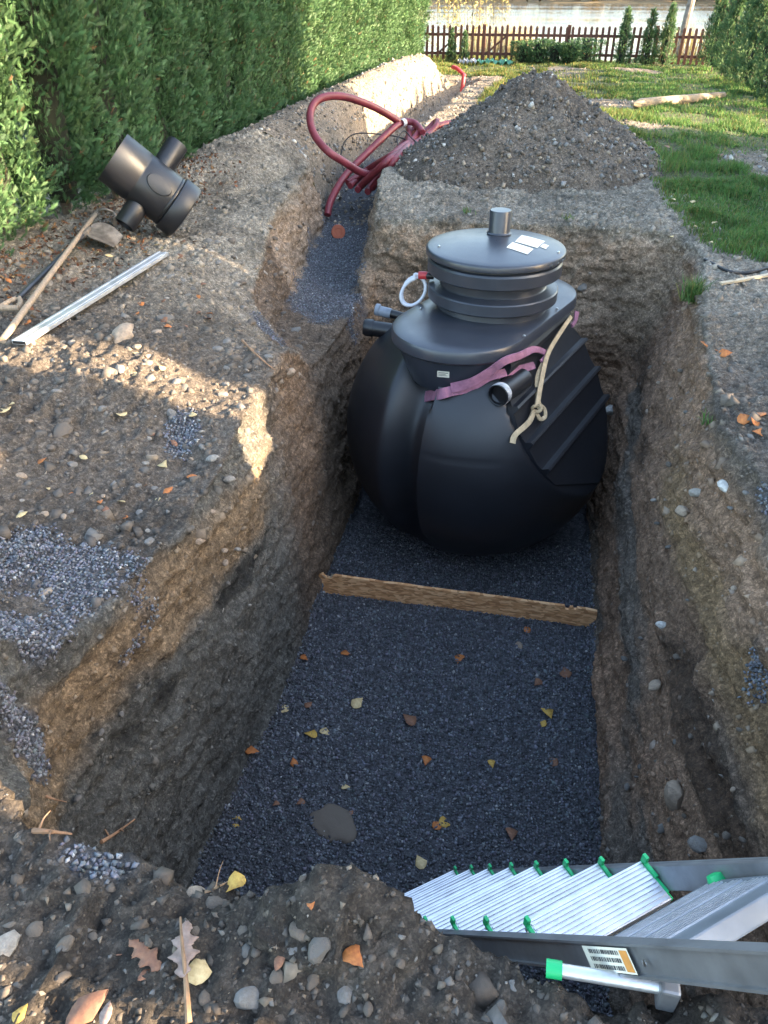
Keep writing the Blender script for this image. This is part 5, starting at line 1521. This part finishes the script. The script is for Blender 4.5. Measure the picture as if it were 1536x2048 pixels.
stone(1308, 1000, 16, 'pale', 'small pale pebble in the middle of the right wall')
stone(1310, 1370, 34, 'tan', 'long tan stone in the grey layer of the right wall')
stone(1325, 1250, 26, 'white', 'small white stone above the long tan one in the right wall')
stone(1165, 575, 22, 'grey', 'grey stone in the dark earth behind the riser')
stone(245, 672, 62, 'tan', 'largest brown stone on the left ground above the sunlit strip', k=3)
stone(332, 638, 34, 'dark', 'dark wedge shaped stone near the pale tan rock on the left ground', k=4)
stone(245, 740, 15, 'white', 'small white pebble in the sunlit strip')
stone(435, 698, 24, 'grey', 'grey stone at the end of the shaded ground above the sunlit strip')
stone(345, 826, 30, 'grey', 'rounded grey stone above the small gravel spill by the left rim')
stone(395, 881, 12, 'white', 'tiny white pebble next to the small gravel spill')
stone(425, 917, 26, 'pale', 'pale stone at the left rim corner')
stone(458, 958, 22, 'pale', 'pale stone just below the left rim corner')
stone(400, 1080, 26, 'tan', 'tan pebble in the ochre band of the left wall')
stone(292, 925, 26, 'pale', 'light cobble lying on the left ground beyond the gravel spill')
stone(125, 862, 44, 'clod', 'flat brown clod in the shade below the sunlit strip')
stone(95, 1185, 30, 'tan', 'tan stone lying in the large gravel spill')
stone(300, 1083, 26, 'grey', 'grey flat stone on the slope above the ochre band')
stone(8, 1895, 60, 'pale', 'smooth pale stone at the edge of the near bank')
stone(500, 1995, 52, 'grey', 'rounded grey stone in the near bank below the round birch leaf')
stone(640, 1890, 58, 'dark', 'dark blue grey stone in the crumbly heap on the near rim')
stone(585, 1905, 46, 'grey', 'grey stone beside the dark one on the near rim')
stone(690, 1985, 40, 'grey', 'dull grey stone below the orange leaf')
stone(600, 1860, 60, 'clod', 'big earth clod on top of the near rim heap')
stone(430, 1806, 46, 'clod', 'earth clod where the near rim meets the floor corner')
stone(1030, 1975, 26, 'grey', 'blue grey stone in the bank below the ladder')
stone(830, 1985, 26, 'grey', 'flat grey stone in the bank beyond the orange leaf')
stone(390, 1786, 44, 'tan', 'brown root topped lump at the near rim')
stone(1038, 1290, 20, 'tan', 'small yellowish stone on the gravel near the board')
stone(145, 1840, 22, 'tan', 'little reddish stone in the near left bank')
# bits that look alike
for i in range(150):
    u, v = random.uniform(20, 600), random.uniform(440, 790)
    if v < 520 and u < 250: continue
    if abs((v - 698) - (u - 42) * (517 - 698) / (328 - 42)) < 26 and u < 350: continue
    stone(u, v, random.uniform(8, 24) * (.7 + .5 * (v - 400) / 400), random.choice(['grey', 'grey', 'tan', 'clod', 'dark', 'clod', 'clod'] + ['pale'] * (i % 3 == 0)), 'loose stone among the rubble between hedge, tools and pit', 'rubble stones on the left ground')
for i in range(45):
    u, v = random.uniform(20, 430), random.uniform(790, 1080)
    stone(u, v, random.uniform(9, 22), random.choice(['grey', 'clod', 'dark', 'tan', 'clod', 'pale']), 'loose stone on the shaded earth left of the pit below the sunlit strip', 'stones on the shaded left earth')
for i in range(36):
    u, v = random.uniform(1240, 1500), random.uniform(700, 1680)
    if u < 1235 + (v - 700) * .02: continue
    stone(u, v, random.uniform(8, 18), random.choice(['grey', 'tan', 'clod', 'clod', 'dark']), 'pebble set in the brown cut face of the right pit wall', 'pebbles in the right wall', sink=.9)
for i in range(40):
    u, v = random.uniform(150, 620), random.uniform(1020, 1600)
    if u > 620 - (v - 1000) * .38 or u < 480 - (v - 1000) * .75: continue
    stone(u, v, random.uniform(8, 18), random.choice(['grey', 'dark', 'pale', 'tan']), 'pebble set in the grey clay of the left pit wall', 'pebbles in the left wall', sink=.9)
for i in range(34):
    u, v = random.uniform(0, 1100), random.uniform(1860, 2048)
    if v < 1840 + max(0, u - 850) * .45: continue
    stone(u, v, random.uniform(12, 34), random.choice(['clod', 'clod', 'clod', 'clod', 'dark']), 'clod or stone in the dark crumbly bank on the near side of the pit', 'clods in the near bank', sink=.45)

# ------------------------------------------------------------------ leaves
def leaf_mesh(kind, seed):
    r_ = np.random.default_rng(seed); P = []
    if kind == 'oak':
        out = [(x, (.05 + .26 * math.sin(math.pi * min(1, x * 1.02)) ** .8 * (.35 + .65 * x)) * (.74 + .26 * math.sin(x * 23 - 1.2))) for x in np.linspace(0, 1, 40)]
    elif kind == 'birch':
        out = [(0, 0), (.06, .20), (.18, .34), (.34, .38), (.52, .32), (.70, .20), (.86, .09), (1, 0.01)]
    else:
        out = [(0, 0), (.12, .12), (.3, .22), (.5, .25), (.7, .20), (.86, .11), (1, .01)]
    top = [(x, y * r_.uniform(.85, 1.15)) for x, y in out]; bot = [(x, -y * r_.uniform(.85, 1.15)) for x, y in out]
    curl = r_.uniform(.1, .5); tw = r_.uniform(-.3, .3)
    def z(x, y): return curl * (y * y * 1.2) + .16 * curl * math.sin(x * 3.1) + tw * y * (x - .4)
    V = [(x, 0, z(x, 0) - .015) for x, _ in out] + [(x, y, z(x, y)) for x, y in top] + [(x, y, z(x, y)) for x, y in bot]
    n = len(out); Fc = []
    for i in range(n - 1): Fc += [(i, i + 1, n + i + 1, n + i), (i + 1, i, 2 * n + i, 2 * n + i + 1)]
    return V, Fc
LM = {}
def leaf(u, v, px, kind, colr, label, group=None, rz=None, tilt=.25, lift=.006):
    q = on_ground(u, v); dep = (q - Vector((0, 0, CAM_H))).length; s = px / 1538. * dep
    key = (kind, colr, random.randrange(3))
    if key not in LM:
        V, Fc = leaf_mesh(kind, hash((kind, key[2])) % 1000 if False else (len(kind) * 31 + key[2] * 7)); 
        b = MB().add(V, Fc, True); o = b.build('leaf', LEAFM[colr], sharp=0)
        b2 = bmesh.new(); b2.from_mesh(o.data); bmesh.ops.solidify(b2, geom=b2.faces[:], thickness=.008); b2.to_mesh(o.data); b2.free()
        LM[key] = o.data; bpy.data.objects.remove(o)
    o = link('leaf', LM[key]); o.scale = (s, s, s); o.rotation_euler = (random.uniform(-tilt, tilt), random.uniform(-tilt, tilt), rz if rz is not None else random.uniform(0, 6.28))
    o.location = q + Vector((0, 0, lift)) - Matrix.Rotation(o.rotation_euler.z, 3, 'Z') @ Vector((s * .5, 0, 0))
    tag(o, label, 'leaf', group); return o
def leafm(n, c, c2): return basic('leaf_' + n, c, .7, var=.2, vscale=6, col2=c2, bump=.2, bscale=30)
LEAFM = {'yellow': leafm('yellow', (.46, .30, .06), (.30, .16, .03)), 'cream': leafm('cream', (.52, .41, .22), (.38, .26, .11)), 'orange': leafm('orange', (.42, .15, .035), (.24, .07, .02)), 'brown': leafm('brown', (.20, .095, .05), (.11, .05, .03)), 'grey': leafm('grey', (.26, .19, .155), (.15, .10, .08))}
for (u, v, px, c_) in ((607, 1320, 18, 'orange'), (692, 1310, 16, 'orange'), (918, 1320, 19, 'orange'), (716, 1409, 22, 'cream'), (565, 1422, 20, 'cream'), (817, 1443, 24, 'brown'), (621, 1473, 20, 'yellow'), (651, 1467, 18, 'cream'), (1095, 1432, 24, 'yellow'), (1087, 1450, 13, 'yellow'),
                    (588, 1528, 14, 'orange'), (852, 1525, 18, 'orange'), (983, 1530, 14, 'yellow'), (692, 1578, 13, 'cream'), (477, 1648, 22, 'yellow'), (505, 1505, 20, 'orange'), (893, 1646, 22, 'yellow'), (876, 1652, 18, 'orange'), (1022, 1673, 22, 'brown'), (840, 1727, 21, 'cream'), (470, 1774, 32, 'yellow'),
                    (601, 1609, 14, 'brown'), (552, 1612, 11, 'brown'), (699, 1627, 11, 'brown'), (1130, 1347, 22, 'brown'), (1075, 1368, 16, 'brown'), (1104, 1525, 18, 'brown'), (1056, 1262, 14, 'orange'), (618, 1412, 14, 'brown')):
    nm = {'orange': 'orange', 'cream': 'pale cream', 'brown': 'dull brown', 'yellow': 'golden yellow'}[c_]
    leaf(u, v, px * 1.35, 'birch', c_, nm + ' birch leaf fallen on the dark gravel floor', nm + ' leaves on the gravel floor', lift=.012)
leaf(372, 1905, 104, 'oak', 'grey', 'large pale grey brown oak leaf under the upright twig on the near bank', rz=-1.2)
leaf(398, 1938, 56, 'birch', 'cream', 'round cream birch leaf beside the oak leaf', rz=1.8)
leaf(290, 1912, 84, 'oak', 'brown', 'curled brown oak leaf left of the twig on the near bank', rz=-.5)
leaf(237, 1896, 34, 'birch', 'brown', 'small reddish brown leaf left of the curled oak leaf')
leaf(292, 1950, 30, 'lance', 'brown', 'narrow reddish leaf below the curled oak leaf', rz=1.0)
leaf(709, 1920, 46, 'birch', 'orange', 'bright orange leaf on the near rim')
leaf(622, 1812, 30, 'lance', 'orange', 'thin orange leaf on top of the near rim heap')
leaf(560, 1925, 34, 'lance', 'brown', 'dark brown leaf stuck upright by the grey rim stone')
leaf(100, 2028, 66, 'birch', 'orange', 'tan orange leaf in the sunlit edge of the near bank')
leaf(178, 2025, 78, 'lance', 'brown', 'long pinkish brown leaf lying in the near bank', rz=.9)
leaf(45, 2030, 30, 'birch', 'yellow', 'small yellow leaf in the sunlit corner of the near bank')
leaf(214, 2032, 40, 'lance', 'grey', 'pale narrow leaf at the bottom of the near bank')
for (u, v) in ((1520, 830), (1505, 850), (1440, 700), (1490, 845), (1415, 690), (1450, 712), (1515, 870)):
    leaf(u, v, random.uniform(22, 34), 'birch', 'orange', 'orange leaf caught on the crumbly soil of the right rim', 'orange leaves on the right rim', tilt=.5)
for i in range(70):
    u = random.uniform(0, 420); v = random.uniform(470, 660)
    if v < 560 - u * .3: continue
    leaf(u, v, random.uniform(11, 22), random.choice(['birch', 'lance']), random.choice(['brown', 'brown', 'orange', 'cream']), 'dry fallen leaf among the stones between the hedge and the pit', 'dry leaves near the hedge', tilt=.5)
for i in range(26):
    u = random.uniform(0, 400); v = random.uniform(700, 1060)
    leaf(u, v, random.uniform(14, 28), random.choice(['birch', 'lance']), random.choice(['brown', 'orange', 'cream']), 'dry fallen leaf on the bare earth left of the pit rim', 'dry leaves on the left earth', tilt=.4)
for i in range(16):
    u = random.uniform(1250, 1500); v = random.uniform(300, 500)
    leaf(u, v, random.uniform(8, 14), 'birch', random.choice(['brown', 'cream']), 'brown leaf lying in the lawn beyond the right rim', 'leaves on the lawn', lift=.03)
# litter below the hedge
n = 2600; P = np.stack([rng.uniform(-3.6, -2.75, n), rng.uniform(3.6, 7.4, n) , np.zeros(n)], -1)
P = P[rng.uniform(size=n) < np.clip((-2.7 - P[:, 0]) * 1.4 + .02, 0, 1)]
P[:, 2] = [gz(a, b_) + .006 for a, b_ in P[:, :2]]
V, Fq, C = leaf_cloud(P, rng.uniform(.02, .05, len(P)), np.array([[.20, .085, .045], [.13, .07, .045], [.26, .15, .075], [.10, .07, .055]])[rng.integers(0, 4, len(P))] * rng.uniform(.6, 1.2, (len(P), 1)), aspect=(1, .6))
o = link('leaf_litter', mesh_np('leaf_litter', V, Fq, M_DEAD, col=C)); tag(o, 'brown and reddish leaf litter at the foot of the left hedge', kind='stuff')

# ------------------------------------------------------------------ twigs and roots
M_TWIG = basic('twig', (.26, .16, .09), .85, var=.3, vscale=20); M_ROOT = basic('root', (.36, .20, .11), .85, var=.3, vscale=20)
def twig(name, px, r0, label, mat=M_TWIG, lift=.012, side=()):
    P = [G(u, v, lift + (h if False else 0)) for (u, v) in px]; S = spline(P, 6); root = empty(name, S[0], label, 'twig')
    wpart(MB().tube(S, [r0 * (1 - .7 * i / (len(S) - 1)) for i in range(len(S))], 7), 'stem', mat, root)
    for (f, du, dv) in side:
        p = S[int(f * (len(S) - 1))]; e = p + Vector((du, dv, .02)); wpart(MB().tube(spline([p, (p + e) / 2 + Vector((0, 0, .008)), e], 4), [r0 * .5 * (1 - .8 * i / 8) for i in range(9)], 5), 'side_shoot', mat, root)
twig('dry_stem', [(382, 2060), (378, 2000), (374, 1950), (368, 1895), (365, 1850)], .0065, 'upright dry brown stem on the near bank by the oak leaf', lift=.03)
twig('root', [(205, 1690), (225, 1678), (248, 1662), (272, 1644)], .008, 'orange brown root on the near left rim', M_ROOT, .02, ((.3, -.03, .02), (.6, .03, -.01)))
twig('root', [(72, 1672), (95, 1673), (120, 1675), (148, 1678)], .007, 'sunlit root poking from the near left bank', M_ROOT, .02, ((.2, .01, .04), (.5, .02, -.03)))
twig('root', [(95, 1600), (115, 1607), (136, 1611)], .005, 'thin root above the sunlit one in the near left bank', M_ROOT, .02)
twig('twig', [(412, 1790), (430, 1782), (450, 1772), (474, 1756)], .0035, 'thin twig bridging to the gravel floor corner', M_TWIG, .01, ((.4, .0, .05),))
twig('root', [(485, 685), (505, 705), (530, 728), (552, 745)], .008, 'pale root in the loose soil above the left wall', M_ROOT, .012)
twig('root', [(1130, 1890), (1115, 1905), (1100, 1922), (1090, 1930)], .0035, 'reddish rootlet hanging beside the ladder rail', M_ROOT, .03, ((.4, .03, .02), (.6, .04, -.01)))
c = on_ground(665, 1652); 
V, Fc = ico(3); V = V * np.array([.13, .09, .022]); V = V * (1 + .45 * fbm(V, 14, 3, 77))[:, None]
o = link('earth_clod', mesh_np('earth_clod', V, Fc, SM['clod'], smooth=True)); o.location = (c.x, c.y, c.z + .008); o.rotation_euler = (0, 0, -.6); tag(o, 'flat grey brown lump of earth lying on the gravel floor', 'clod')
